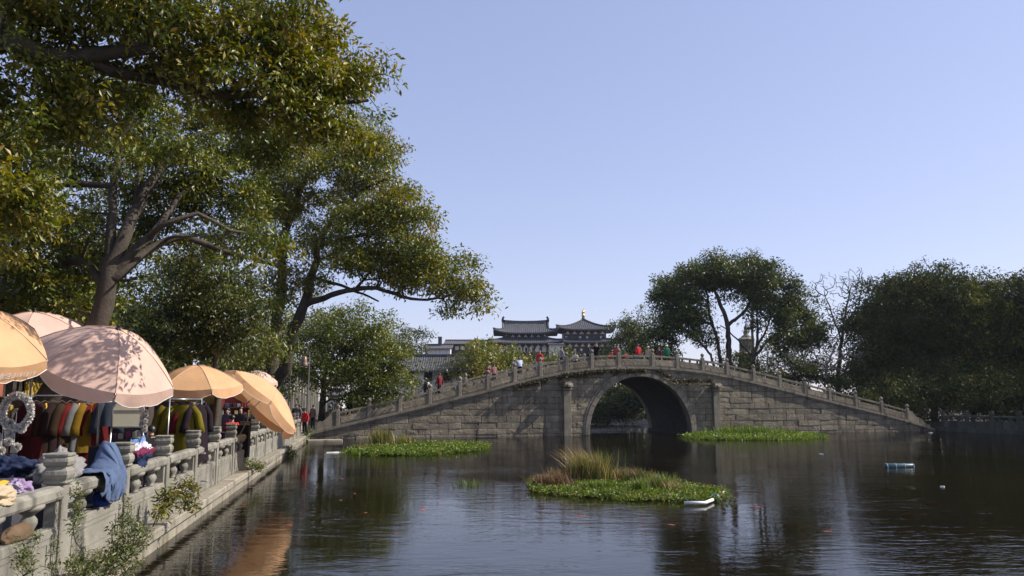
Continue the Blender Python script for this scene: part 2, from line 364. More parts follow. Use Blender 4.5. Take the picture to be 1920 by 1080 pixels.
def clip_top(poly, u0, u1):
    """keep what lies below the straight line of the cornice between u0 and u1"""
    za, zb = zc(u0) - CT * 0.5, zc(u1) - CT * 0.5
    f = lambda p: (za + (zb - za) * (p[0] - u0) / (u1 - u0)) - p[1]
    out = []
    for i in range(len(poly)):
        p, q = poly[i], poly[(i + 1) % len(poly)]; fp, fq = f(p), f(q)
        if fp >= 0: out.append(p)
        if fp * fq < 0: t = fp / (fp - fq); out.append((p[0] + (q[0] - p[0]) * t, p[1] + (q[1] - p[1]) * t))
    return out
def area(p): return 0.5 * abs(sum(p[i][0] * p[(i + 1) % len(p)][1] - p[(i + 1) % len(p)][0] * p[i][1] for i in range(len(p))))
def masonry(v0, sign, name):
    rs = random.Random(3 if sign > 0 else 9); z = -0.25; cnt = 0; G = 0.010
    edge = lambda zz: math.sqrt(max(0, (AR + 0.02) ** 2 - (zz - AZ) ** 2)) if zz - AZ < AR + 0.02 else 0
    while z < CZ.max():
        h = rs.uniform(0.38, 0.50); z2 = z + h
        for lo, hi in ((U0 - 0.2, AC), (AC, U1 + 0.2)):
            u = lo + rs.uniform(-1.2, 0)
            while u < hi:
                w = rs.uniform(0.8, 2.1); a, b = max(u, lo), min(u + w, hi); u += w
                if b - a < 0.12: continue
                left = hi == AC
                zz = [z + G, z2 - G]
                if abs((a if left else b) - AC) < 9 and min(abs(a - AC), abs(b - AC)) < AR + 0.1: zz = list(np.linspace(z + G, z2 - G, 4))
                L, R = [], []
                for q in zz:
                    e = edge(q)
                    l_, r_ = a + G, b - G
                    if left: r_ = min(r_, AC - e)
                    else: l_ = max(l_, AC + e)
                    if r_ - l_ > 0.03: L.append((l_, q)); R.append((r_, q))
                if len(L) < 2: continue
                poly = clip_top(L[:0] + [L[0]] + R + L[:0:-1], a, b)
                if len(poly) < 3 or area(poly) < 0.015: continue
                pr = rs.uniform(-.022, .016)
                block([np.array(p) for p in poly], v0 + sign * pr, v0 + sign * 0.12).build(name, M['bridge'], bridge) if sign > 0 else None
                cnt += 1
        z = z2
    return cnt
n_blocks = masonry(0.0, 1, 'stone_block')
def voussoirs():
    n = 19
    for v0, sg in ((0, 1), (BW, -1)):
        for i in range(n):
            t0, t1 = -0.03 + (math.pi + 0.06) * i / n + 0.003, -0.03 + (math.pi + 0.06) * (i + 1) / n - 0.003
            mb = MB()
            ts = np.linspace(t0, t1, 4)
            for r0, r1, f in ((AI - 0.02, AI + 0.33, -0.07), (AI + 0.345, AR + 0.005, -0.03)):
                vs = [(AC + r * math.cos(t), v0 + sg * d, AZ + r * math.sin(t)) for t in ts for r, d in ((r0, 0.55), (r0, f + 0.015), (r0 + 0.015, f), (r1 - 0.015, f), (r1, f + 0.015), (r1, 0.55))]
                F = [(k * 6 + j, k * 6 + j + 1, (k + 1) * 6 + j + 1, (k + 1) * 6 + j) for k in range(3) for j in range(5)] + [tuple(range(6)), tuple(range(23, 17, -1))]
                mb.add(vs, F)
            mb.build('arch_stone', M['bridge_trim'], bridge)
voussoirs()
for a, b in PIL:                                              # the two buttress pillars with carved heads
    c = (a + b) / 2; w = 0.56
    p = MB().box((c, -0.10, 1.30), (w, 0.36, 3.9), bev=0.02).build('pillar', M['bridge_trim'], bridge)
    mb = MB().box((c, -0.15, 3.34), (w + 0.10, 0.46, 0.16), bev=0.03).box((c, -0.24, 3.60), (w + 0.12, 0.72, 0.32), bev=0.07)
    mb.box((c, -0.58, 3.56), (w * 0.62, 0.26, 0.24), bev=0.06).box((c, -0.22, 3.80), (w - 0.04, 0.56, 0.10), bev=0.03)
    mb.build('carved_head', M['bridge_trim'], p)
# parapets
pposts = [635, 693, 751, 807, 863, 916, 966, 1015, 1064, 1112, 1163, 1227, 1273, 1321, 1367, 1416.5, 1465, 1511.5, 1557.5, 1606, 1654, 1701.5]
PU = [on_face(x, 740)[0] for x in pposts]
fin = [(0.085, 0), (0.10, 0.03), (0.07, 0.06), (0.075, 0.085), (0.13, 0.13), (0.15, 0.19), (0.135, 0.26), (0.09, 0.32), (0.03, 0.36), (0.0, 0.37)]
post_me = MB().box((0, 0, 0.49), (0.25, 0.25, 1.06), bev=0.02).mesh('parapet_post', M['bridge_trim'])
fin_me = MB().lathe(fin, 12, mod=lambda a, i: 1 + (0.06 * math.cos(6 * a) if 3 < i < 8 else 0)).mesh('finial', M['bridge_trim'])
def slant(mb, ua, ub, va, vb, za, zb, h, dz=0, bev=0.0):
    vs = [(u, v, (za if u == ua else zb) + z) for u in (ua, ub) for v in (va, vb) for z in (dz, dz + h)]
    return mb.add(vs, [(0, 1, 3, 2), (4, 6, 7, 5), (0, 4, 5, 1), (2, 3, 7, 6), (0, 2, 6, 4), (1, 5, 7, 3)])
def parapet(v, front):
    for u in PU:
        o = link(bpy.data.objects.new('parapet_post', post_me), bridge); o.location = (u, v, zc(u))
        f = link(bpy.data.objects.new('finial', fin_me), o); f.location = (0, 0, 1.015)
    for i, (a, b) in enumerate(zip(PU[:-1], PU[1:])):
        a, b = a + 0.12, b - 0.12; za, zb = zc(a), zc(b)
        p = slant(MB(), a, b, v - 0.07, v + 0.07, za, zb, 0.52, 0.03)
        L = b - a
        for j in range(3):                                    # the short carved supports below the handrail
            t = (j + 0.5) / 3 if j != 1 else 0.5
            if j == 1 and i % 2: continue
            u = a + L * t; z = za + (zb - za) * t
            p.box((u, v, z + 0.63), (0.16, 0.11, 0.2), bev=0.03)
        for e in (0, 1):
            u = a + 0.07 if e == 0 else b - 0.07
            p.box((u, v, zc(u) + 0.63), (0.13, 0.10, 0.2))
        pn = p.build('parapet_panel', M['bridge'], bridge)
        slant(MB(), a + .1, b - .1, v - 0.085, v + 0.085, za + (zb - za) * .1 / L, zb - (zb - za) * .1 / L, 0.36, 0.11).build('raised_field', M['bridge'], pn)
        slant(slant(MB(), a, b, v - 0.10, v + 0.10, za, zb, 0.10, 0.73), a, b, v - 0.06, v + 0.06, za, zb, 0.04, 0.83).build('handrail', M['bridge_trim'], bridge)
    for side in (0, 1):                                       # scrolled drum stones that end the parapet
        ue = PU[0] - 0.12 if side == 0 else PU[-1] + 0.12; d = -1 if side == 0 else 1; pr = []
        for k in range(13):
            t = k / 12; x = ue + d * 1.75 * t; h = 0.80 * (1 - t) ** 0.8 + 0.10 + 0.10 * math.sin(t * 9) * (1 - t) + (0.12 if 0.55 < t < 0.8 else 0)
            pr.append((x, zc(min(max(x, U0), U1)) - 0.02, h))
        mb = MB(); vs = []
        for x, z, h in pr: vs += [(x, v - 0.08, z), (x, v + 0.08, z), (x, v + 0.08, z + h), (x, v - 0.08, z + h)]
        F = [(k * 4 + j, k * 4 + (j + 1) % 4, k * 4 + 4 + (j + 1) % 4, k * 4 + 4 + j) for k in range(12) for j in range(4)] + [(0, 1, 2, 3), (51, 50, 49, 48)]
        mb.add(vs, F); mb.build('drum_stone', M['bridge_trim'], bridge)
    nodes = [U0] + PU + [U1]
    for a, b in zip(nodes[:-1], nodes[1:]):
        sgn = -1 if front else 1
        m = MB(); f0, f1 = sorted((v + sgn * 0.30, v - sgn * 0.2))
        slant(m, a + .004, b - .004, f0, f1, zc(a), zc(b), CT - 0.02, -CT + 0.02)
        f0, f1 = sorted((v + sgn * 0.22, v - sgn * 0.2))
        slant(m, a + .004, b - .004, f0, f1, zc(a), zc(b), 0.10, -CT - 0.10)
        m.build('cornice_stone', M['bridge_trim'], bridge)
parapet(0.16, True); parapet(BW - 0.16, False)

# ------------------------------------------------------------------ balustrades along the quays
cap_prof = [(0.150, 0.0), (0.165, 0.02), (0.150, 0.04), (0.172, 0.07), (0.186, 0.11), (0.180, 0.155), (0.150, 0.185), (0.146, 0.20), (0.174, 0.225), (0.186, 0.265), (0.178, 0.30), (0.160, 0.315), (0.178, 0.33), (0.180, 0.352), (0.165, 0.362)]
qpost_me = MB().box((0, 0, 0.52), (0.205, 0.205, 1.06), bev=0.012).mesh('post', M['quay'])
qcap_me = MB().sqlathe([(r * .76, z) for r, z in cap_prof], n=8, lob=0.012).mesh('carved_cap', M['quay'])
vase = [(0.085, 0.0), (0.095, 0.02), (0.075, 0.035), (0.105, 0.08), (0.135, 0.125), (0.130, 0.165), (0.095, 0.20), (0.075, 0.215), (0.09, 0.225), (0.15, 0.255), (0.205, 0.285), (0.21, 0.315), (0.16, 0.33)]
Msq = Matrix.Diagonal((1.0, 0.62, 1.0, 1.0))
vase_me = MB().lathe(vase, 20, M=Msq.to_3x3(), mod=lambda a, i: 1 + (0.14 * abs(math.cos(3.5 * a)) - 0.05 if i >= 9 else 0)).mesh('baluster', M['quay'])
def panel_mesh(L):
    mb = MB().box((0, 0, 0.285), (L, 0.13, 0.57), bev=0.01)
    for s in (-1, 1): mb.box((s * (L / 2 - 0.05), 0, 0.725), (0.10, 0.12, 0.31))
    e = 0.011; y = -0.065 - e / 2                              # raised mouldings round a plain field, on the water side
    for s in (-1, 1):
        yy = s * (0.065 + e / 2)
        for z, h in ((0.50, 0.06), (0.06, 0.08)): mb.box((0, yy, z), (L - 0.02, e, h))
        for x in (-1, 1): mb.box((x * (L / 2 - 0.10), yy, 0.285), (0.16, e, 0.37))
        for z in (0.415, 0.155): mb.box((0, yy, z), (L - 0.62, e, 0.018))
        for x in (-1, 1): mb.box((x * (L / 2 - 0.31), yy, 0.285), (0.018, e, 0.242))
    return mb.mesh('panel', M['quay'])
def rail_mesh(L):
    pr = [(-0.10, 0.0), (0.10, 0.0), (0.115, 0.03), (0.115, 0.105), (0.06, 0.15), (-0.06, 0.15), (-0.115, 0.105), (-0.115, 0.03)]
    vs = [(x, y, z) for x in (-L / 2, L / 2) for y, z in pr]; n = 8
    return MB().add(vs, [(j, (j + 1) % n, n + (j + 1) % n, n + j) for j in range(n)] + [tuple(range(n - 1, -1, -1)), tuple(range(n, 2 * n))]).mesh('rail', M['quay'])
_pm = {}
def balustrade(P0, ang, n, sp, label, z=0.38, first_post=True, stone_=None):
    root = empty('quay_balustrade', (P0[0], P0[1], z), ang, label, 'balustrade')
    L = round(sp - 0.205, 3)
    if L not in _pm: _pm[L] = (panel_mesh(L), rail_mesh(L))
    for k in range(n + 1):
        if k or first_post:
            o = link(bpy.data.objects.new('post', qpost_me), root); o.location = (k * sp, 0, 0)
            o.rotation_euler = (0, 0, random.uniform(-.015, .015))
            c = link(bpy.data.objects.new('carved_cap', qcap_me), o); c.location = (0, 0, 1.05)
        if k == n: break
        o = link(bpy.data.objects.new('panel', _pm[L][0]), root); o.location = ((k + .5) * sp, 0, 0.0)
        for s in (-1, 1):
            b = link(bpy.data.objects.new('baluster', vase_me), o); b.location = (s * L * 0.21, 0, 0.57)
        r = link(bpy.data.objects.new('rail', _pm[L][1]), root); r.location = ((k + .5) * sp, 0, 0.885)
    if stone_:                                                # the same pattern with shade darkened into its stone colour
        seen = {}
        for o in [c for c in root.children] + [c for p in root.children for c in p.children]:
            if o.data.name not in seen: seen[o.data.name] = o.data.copy(); seen[o.data.name].materials[0] = stone_
            o.data = seen[o.data.name]
    return root
QD = V((-0.188, 1, 0)).normalized(); QN = V((QD.y, -QD.x, 0)); QA = math.atan2(QD.y, QD.x)
QSP = 2.63 / QD.y
def qpt(y, t, z): return V((Q(y), y, z)) + QN * t              # t: metres towards the water from the quay's edge
p0 = qpt(9.9 - 2 * 2.63 + 0.07, -0.40, 0)
balustrade(p0, QA, 18, QSP, 'pale carved stone balustrade along the left quay below the parasols')
# quay wall: ledge of long stones above the water
quay = empty('quay_wall', tuple(qpt(4, 0, 0)), QA, 'low stone quay wall with a ledge at the foot of the long balustrade', 'wall')
s = 0.0
while s < 53:
    L = random.uniform(1.7, 3.0)
    MB().box((s + L / 2, 0.32 + random.uniform(-.012, .012), 0.30), (L - 0.015, 0.66, 0.16), bev=0.02).build('ledge_stone', M['ledge'], quay)
    for q in range(2):
        MB().box((s + L * (q + .5) / 2, 0.40 + random.uniform(-.015, .015), -0.15), (L / 2 - 0.02, 0.60, 0.73), bev=0.025).build('wall_stone', M['ledge'], quay)
    s += L
pv = empty('quay_pavement', tuple(qpt(-6, 0, 0)), QA); tag(pv, kind='structure')
for i in range(46):                                            # paving slabs of the promenade
    for j in range(4):
        L = 1.36; MB().box((i * L + (j % 2) * .6, 0.95 + 0.9 * j, 0.57), (L - 0.012, 0.885, 0.06), bev=0.008).build('slab', M['pave'], pv)
balustrade((36.5, 68.9), math.atan2(61.0 - 69.4, 38.3 - 36.4), 5, 2.6, 'dark shaded stone balustrade on the right bank beyond the bridge foot', z=0.30, stone_=M['shade_dark'])
balustrade((-14.0, 57.4), math.radians(128), 5, 1.7, 'pale balustrade of close posts behind the left foot of the bridge', z=0.55)
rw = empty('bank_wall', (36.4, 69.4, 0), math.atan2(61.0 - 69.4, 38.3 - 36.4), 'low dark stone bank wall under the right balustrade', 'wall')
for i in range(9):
    MB().box((i * 1.6 + .8, -0.1, -0.1), (1.585, 0.6, 0.80), bev=0.02).build('wall_stone', M['shade_dark'], rw)
# ------------------------------------------------------------------ trees
class Tree:
    def __init__(s, seed):
        s.p = []; s.par = []; s.rmin = []; s.len = []; s.tips = []; s.rng = np.random.default_rng(seed)
    def node(s, p, par, r):
        s.p.append(np.asarray(p, float)); s.par.append(par); s.rmin.append(r)
        s.len.append(0 if par < 0 else s.len[par] + float(np.linalg.norm(s.p[-1] - s.p[par]))); return len(s.p) - 1
    def limb(s, pts, r0, r1, start=None, step=0.35, wob=0.05):
        """a limb through the given points, from the nearest node already there"""
        pts = [np.asarray(p, float) for p in pts]
        if not s.p: i = s.node(pts[0], -1, r0)
        else:
            if start is None:
                d = np.linalg.norm(np.array(s.p) - pts[0], axis=1); start = int(d.argmin())
            i = start; pts = [s.p[i]] + (pts if np.linalg.norm(pts[0] - s.p[i]) > 0.15 else pts[1:])
        n = len(pts); P = [pts[0]] + pts + [pts[-1]]; tot = sum(np.linalg.norm(pts[k + 1] - pts[k]) for k in range(n - 1)); run = 0
        for k in range(1, n):
            a, b, c, d = P[k - 1], P[k], P[k + 1], P[k + 2]; L = np.linalg.norm(c - b); m = max(2, int(L / step))
            for j in range(1, m + 1):
                t = j / m
                q = 0.5 * ((2 * b) + (-a + c) * t + (2 * a - 5 * b + 4 * c - d) * t * t + (-a + 3 * b - 3 * c + d) * t ** 3)
                if j < m: q = q + s.rng.normal(0, wob, 3) * min(1, L / 2)
                run += L / m; f = min(1, run / tot); i = s.node(q, i, r0 + (r1 - r0) * f)
        return i
    def reach(s, pts, step=0.45, w=0.25, bend=0.25, wob=0.05):
        """join every foliage point to the nearest wood, nearest first"""
        pts = np.asarray(pts); base = np.array(s.p)
        d0 = np.array([np.min(np.linalg.norm(base - q, axis=1)) for q in pts])
        cap = len(s.p) + len(pts) * 14; P = np.zeros((cap, 3)); LN = np.zeros(cap); n = len(s.p)
        P[:n] = base; LN[:n] = s.len
        for q in pts[np.argsort(d0)]:
            i = int(np.argmin(np.linalg.norm(P[:n] - q, axis=1) + w * LN[:n])); a = P[i]
            L = np.linalg.norm(q - a); m = int(max(1, min(13, round(L / step))))
            par = s.par[i]; dr = (a - P[par]) if par >= 0 else np.array([0, 0, 1.0]); dr = dr / (np.linalg.norm(dr) + 1e-9)
            c = a + (q - a) * 0.45 + dr * L * bend + np.array([0, 0, 0.10 * L])
            k = i
            for j in range(1, m + 1):
                t = j / m; x = (1 - t) ** 2 * a + 2 * t * (1 - t) * c + t * t * q
                if j < m: x = x + s.rng.normal(0, wob, 3)
                k = s.node(x, k, 0); P[n] = x; LN[n] = s.len[-1]; n += 1
            s.tips.append(k)
    def radii(s, tip=0.008, e=2.4):
        n = len(s.p); acc = np.zeros(n); R = np.zeros(n)
        for i in range(n - 1, -1, -1):
            r = max(acc[i] ** (1 / e) if acc[i] else tip, s.rmin[i], tip)
            R[i] = r
            if s.par[i] >= 0: acc[s.par[i]] += min(r, 1e9) ** e if s.rmin[i] == 0 else 0
        for i in range(n):                                       # limbs swell where their base leaves the trunk, never thicker than it
            if s.par[i] >= 0: R[i] = min(R[i], R[s.par[i]])
        return R
    def wood(s, name, mat_, parent, tip=0.008, cut=0.0, origin=(0, 0, 0)):
        R = s.radii(tip); n = len(s.p); ch = [[] for _ in range(n)]
        for i in range(n):
            if s.par[i] >= 0: ch[s.par[i]].append(i)
        main = [max(c, key=lambda k: R[k]) if c else -1 for c in ch]
        starts = [i for i in range(n) if s.par[i] < 0 or main[s.par[i]] != i]
        VV, FF = [], []; base = 0; O = np.asarray(origin, float)
        for st in starts:
            chain = [s.par[st]] if s.par[st] >= 0 else []
            k = st
            while k >= 0: chain.append(k); k = main[k]
            if len(chain) < 2: continue
            P = np.array([s.p[k] for k in chain]) - O; r = np.array([R[k] for k in chain])
            if s.par[st] >= 0: r[0] = min(r[0], r[1] * 1.25)
            if r.max() < cut: continue
            m = 10 if r.max() > 0.15 else (6 if r.max() > 0.04 else 3)
            T = np.gradient(P, axis=0); T /= np.linalg.norm(T, axis=1)[:, None] + 1e-9
            ref = np.array([0.3, 0.9, 0.1]) if abs(T[0][2]) > 0.7 else np.array([0, 0, 1.0])
            X = np.cross(T, ref); X /= np.linalg.norm(X, axis=1)[:, None] + 1e-9; Y = np.cross(T, X)
            a = np.arange(m) * 2 * math.pi / m
            ring = P[:, None, :] + r[:, None, None] * (X[:, None, :] * np.cos(a)[None, :, None] + Y[:, None, :] * np.sin(a)[None, :, None])
            if r.max() > 0.15: ring += (s.rng.normal(0, 0.06, ring.shape[:2])[:, :, None] * (ring - P[:, None, :]))
            VV.append(ring.reshape(-1, 3)); K = len(chain)
            i0 = (np.arange(K - 1)[:, None] * m + np.arange(m)[None, :]).ravel(); i1 = (np.arange(K - 1)[:, None] * m + (np.arange(m)[None, :] + 1) % m).ravel()
            FF.append(np.concatenate([np.stack([i0, i1, i1 + m], 1), np.stack([i0, i1 + m, i0 + m], 1)]) + base); base += K * m
        me = np_mesh(name, np.concatenate(VV), np.concatenate(FF), mat_)
        me.polygons.foreach_set('use_smooth', [True] * len(me.polygons))
        return link(bpy.data.objects.new(name, me), parent)

def leaves_mesh(name, C, rad, n, size, cols, rng, flat=0.6, droop=0.35, mat_=None, aspect=0.42, origin=(0, 0, 0), out=0.5, var=0.25):
    """n leaves round each clump centre; cols: list of (colour, weight) drawn per clump then varied per leaf"""
    C = np.asarray(C, float); k = len(C); N = k * n
    cen = np.repeat(C, n, 0); rr = np.repeat(np.broadcast_to(rad, (k,)), n)
    d = rng.normal(0, 1, (N, 3)); d /= np.linalg.norm(d, axis=1)[:, None]
    rad_ = rng.random(N) ** 0.45
    off = d * rad_[:, None] * rr[:, None]; off[:, 2] *= flat
    off[:, 2] -= (off[:, 0] ** 2 + off[:, 1] ** 2) / rr * 0.35           # clumps sag at their edge
    base = cen + off
    dirn = d * np.array([1, 1, 0.45]) * out + rng.normal(0, 0.55, (N, 3)); dirn[:, 2] -= droop
    dirn /= np.linalg.norm(dirn, axis=1)[:, None]
    nr = rng.normal(0, 0.55, (N, 3)) + np.array([0, 0, 0.75]) + d * 0.35
    side = np.cross(dirn, nr); side /= np.linalg.norm(side, axis=1)[:, None] + 1e-9; nr = np.cross(side, dirn)
    L = size * rng.uniform(0.5, 1.45, N)[:, None]; W = L * aspect * 0.5
    v = np.stack([base, base + dirn * L * 0.5 + side * W + nr * L * 0.06, base + dirn * L - nr * L * 0.08, base + dirn * L * 0.5 - side * W + nr * L * 0.06], 1).reshape(-1, 3) - np.asarray(origin)
    i = np.arange(N) * 4; tri = np.concatenate([np.stack([i, i + 1, i + 2], 1), np.stack([i, i + 2, i + 3], 1)])
    cc = np.array([c for c, w in cols]); wt = np.array([w for c, w in cols], float); wt /= wt.sum()
    pick = rng.choice(len(cc), k, p=wt); cl = np.repeat(cc[pick], n, 0)
    mix = rng.choice(len(cc), N, p=wt); sw = rng.random(N) < 0.3; cl[sw] = cc[mix[sw]]
    cl = cl * rng.uniform(1 - var, 1 + var, N)[:, None]
    return np_mesh(name, v, tri, mat_ or M['leaf'], np.repeat(np.clip(cl, 0, 1), 4, 0))
def blob_points(blobs, rng, gap=0.0, shell=0.5):
    out = []
    for px, py, dep, rx, ry, rd, n in blobs:
        c = at(px, py, dep); k = dep / FPX; R = np.array([rx * k, rd, ry * k])
        m = max(3, n // 5) if gap else n                          # boughs first, then sprays of leaves round each bough
        d = rng.normal(0, 1, (m, 3)); d /= np.linalg.norm(d, axis=1)[:, None]
        q = c + d * (rng.random(m) ** (1 / 3 * shell + 0.02))[:, None] * R
        if gap:
            pick = rng.integers(0, m, n); o = np.clip(rng.normal(0, 1, (n, 3)), -1.4, 1.4) * np.array([1, 1, .55]) * gap * rng.uniform(.5, 1.3, m)[pick][:, None]; q = q[pick] + o
        out.append(q)
    return np.concatenate(out)
OLIVE = [((0.195, 0.190, 0.020), 5), ((0.115, 0.145, 0.018), 5), ((0.280, 0.235, 0.028), 2.5), ((0.270, 0.175, 0.030), 0.6)]
GREEN = [((0.082, 0.112, 0.014), 5), ((0.115, 0.136, 0.016), 3), ((0.165, 0.160, 0.020), 2)]
DARK = [((0.044, 0.060, 0.010), 5), ((0.066, 0.076, 0.012), 3), ((0.105, 0.096, 0.016), 1.5)]
def tree(name, label, limbs, blobs, seed, leaf=0.10, n=70, clump=0.45, cols=GREEN, bark='bark', tip=0.008, w=0.25, group=None, gap_fill=None, step=0.45, shell=0.5, cat='tree', flat=0.6, cut=0.0, droop=0.35, bend=0.25, extra=None, spray=1.1, leafm='leaf'):
    t = Tree(seed)
    for L in limbs: t.limb([at(*p) if len(p) == 3 else p[0] for p in L[0]], L[1], L[2], wob=0.04)
    o = t.p[0].copy(); root = empty(name, tuple(o), 0, label, cat, group)
    rng = np.random.default_rng(seed + 100); pts = blob_points(blobs, rng, shell=shell, gap=clump * spray); t.reach(pts, w=w, step=step, bend=bend)
    t.wood('trunk', M[bark], root, tip, cut, o)
    if n:
        C = [t.p[k] for k in t.tips]
        link(bpy.data.objects.new('crown', leaves_mesh('crown', C, clump * rng.uniform(0.75, 1.3, len(C)), n, leaf, cols, rng, origin=o, flat=flat, droop=droop, mat_=M[leafm])), root)
    return root
g = lambda px, y, z=GZ - 0.15: (np.array([(px - 960) / FPX * y / math.cos(PITCH) if False else at(px, 754, y)[0], y, z]),)
# the camphor tree whose limbs reach in from beyond the frame's edge
tree('camphor_tree', 'near camphor tree reaching in over the parasols with thick dark horizontal limbs', [
    ([g(-330, 9.5), (-300, 560, 9.5), (-240, 330, 9.7), (-150, 150, 10)], 0.34, 0.22),
    ([(-150, 150, 10), (0, 78, 10.3), (80, 106, 10.6), (160, 106, 10.8), (280, 92, 11)], 0.17, 0.09),
    ([(160, 106, 10.8), (195, 128, 11), (250, 140, 11.3), (300, 150, 11.6), (385, 178, 12), (440, 176, 12.3), (520, 184, 12.8), (600, 192, 13.2), (690, 188, 13.6)], 0.10, 0.03),
    ([(280, 92, 11), (278, 40, 11), (262, -40, 11)], 0.085, 0.06),
    ([(470, 178, 12.5), (500, 140, 12.7), (560, 130, 13)], 0.05, 0.025),
    ([(-200, 250, 9.8), (-80, 300, 10.2), (30, 330, 10.6)], 0.10, 0.04),
    ([(262, -40, 11), (330, -120, 11.5), (430, -160, 12)], 0.07, 0.03),
    ([(-150, 150, 10), (-140, -60, 10.3), (-80, -200, 10.8)], 0.2, 0.08)],
  [(60, 30, 10.6, 110, 60, 0.8, 60), (230, 20, 11, 120, 50, 0.9, 70), (370, 40, 11.8, 110, 60, 0.9, 60), (470, 60, 12.5, 80, 70, 0.9, 55), (560, 60, 13, 70, 60, 0.8, 50),
   (590, 130, 13.2, 80, 45, 0.8, 60), (670, 150, 13.6, 45, 40, 0.5, 36), (480, 150, 12.6, 110, 45, 0.9, 60), (350, 130, 11.8, 90, 40, 0.8, 40), (540, 210, 13, 100, 35, 0.8, 55), (630, 235, 13.4, 45, 30, 0.6, 20),
   (20, 340, 10.6, 55, 70, 0.7, 50), (-20, 430, 10.8, 50, 50, 0.7, 24), (60, 180, 10.9, 70, 50, 0.8, 40), (160, 195, 11.3, 90, 40, 0.8, 40), (-60, 200, 10, 60, 90, 1.0, 40),
   (300, -100, 11.5, 300, 70, 1.5, 110), (-60, -60, 10.5, 120, 90, 1.2, 50)], 11, leaf=0.105, n=62, clump=0.31, cols=OLIVE)
# the great camphor on the quay
tree('camphor_tree', 'great camphor tree with a forked leaning trunk rising behind the pink parasol', [
    ([g(55, 17), (75, 770, 17), (120, 700, 17), (185, 605, 17), (200, 545, 17), (207, 500, 17)], 0.245, 0.185),
    ([(207, 500, 17), (208, 430, 17.2), (212, 350, 17.6), (225, 280, 18.2), (250, 200, 19)], 0.12, 0.035),
    ([(207, 500, 17), (235, 440, 17.2), (265, 380, 17.7), (300, 320, 18.3), (350, 265, 19), (430, 240, 19.8), (520, 235, 20.5)], 0.15, 0.03),
    ([(215, 515, 17), (260, 460, 17.2), (300, 420, 17.8), (345, 360, 18.8), (400, 330, 19.8)], 0.11, 0.03),
    ([(218, 520, 17), (262, 480, 17.4), (310, 452, 17.8), (350, 445, 18), (400, 463, 18.3), (445, 478, 18.6), (490, 487, 19)], 0.12, 0.05),
    ([(300, 425, 17), (370, 400, 17.4), (430, 432, 18), (480, 435, 18.4)], 0.07, 0.03),
    ([(310, 452, 17.8), (370, 440, 16), (430, 440, 14.8), (490, 448, 14)], 0.035, 0.012),
    ([(205, 540, 17), (150, 490, 17.3), (90, 510, 17.8), (20, 560, 18.5)], 0.11, 0.05),
    ([(212, 350, 17.6), (150, 345, 17.4), (80, 352, 17.3), (10, 345, 17.3)], 0.08, 0.03),
    ([(255, 395, 17.6), (262, 320, 18.2), (290, 250, 19), (340, 215, 19.6)], 0.08, 0.03)],
  [(140, 260, 18.6, 110, 60, 1.2, 85), (290, 230, 19.4, 130, 60, 1.3, 120), (430, 260, 20.2, 100, 60, 1.2, 100), (520, 250, 20.6, 70, 55, 1.0, 65), (420, 350, 20, 70, 50, 0.9, 75), (330, 320, 19.6, 90, 40, 0.9, 65),
   (90, 400, 17, 90, 60, 1.1, 60), (60, 480, 17.6, 110, 60, 1.2, 80), (450, 450, 19, 45, 40, 0.8, 24), (30, 270, 17, 70, 60, 1.0, 45), (250, 130, 19.2, 160, 50, 1.3, 90), (120, 570, 18, 120, 40, 1.0, 50), (340, 285, 17.6, 60, 26, .5, 22), (250, 300, 17.2, 50, 26, .5, 18), (300, 380, 20, 60, 40, .8, 45), (370, 440, 20.5, 40, 24, .7, 22), (230, 440, 20, 50, 40, .8, 30), (170, 470, 19, 70, 40, .9, 50), (120, 540, 19, 70, 30, .9, 45), (478, 452, 14.0, 20, 12, 0.3, 9), (445, 462, 14.4, 14, 8, .2, 4)], 22, leaf=0.11, n=66, clump=0.36, cols=OLIVE[:3] + GREEN[:2])
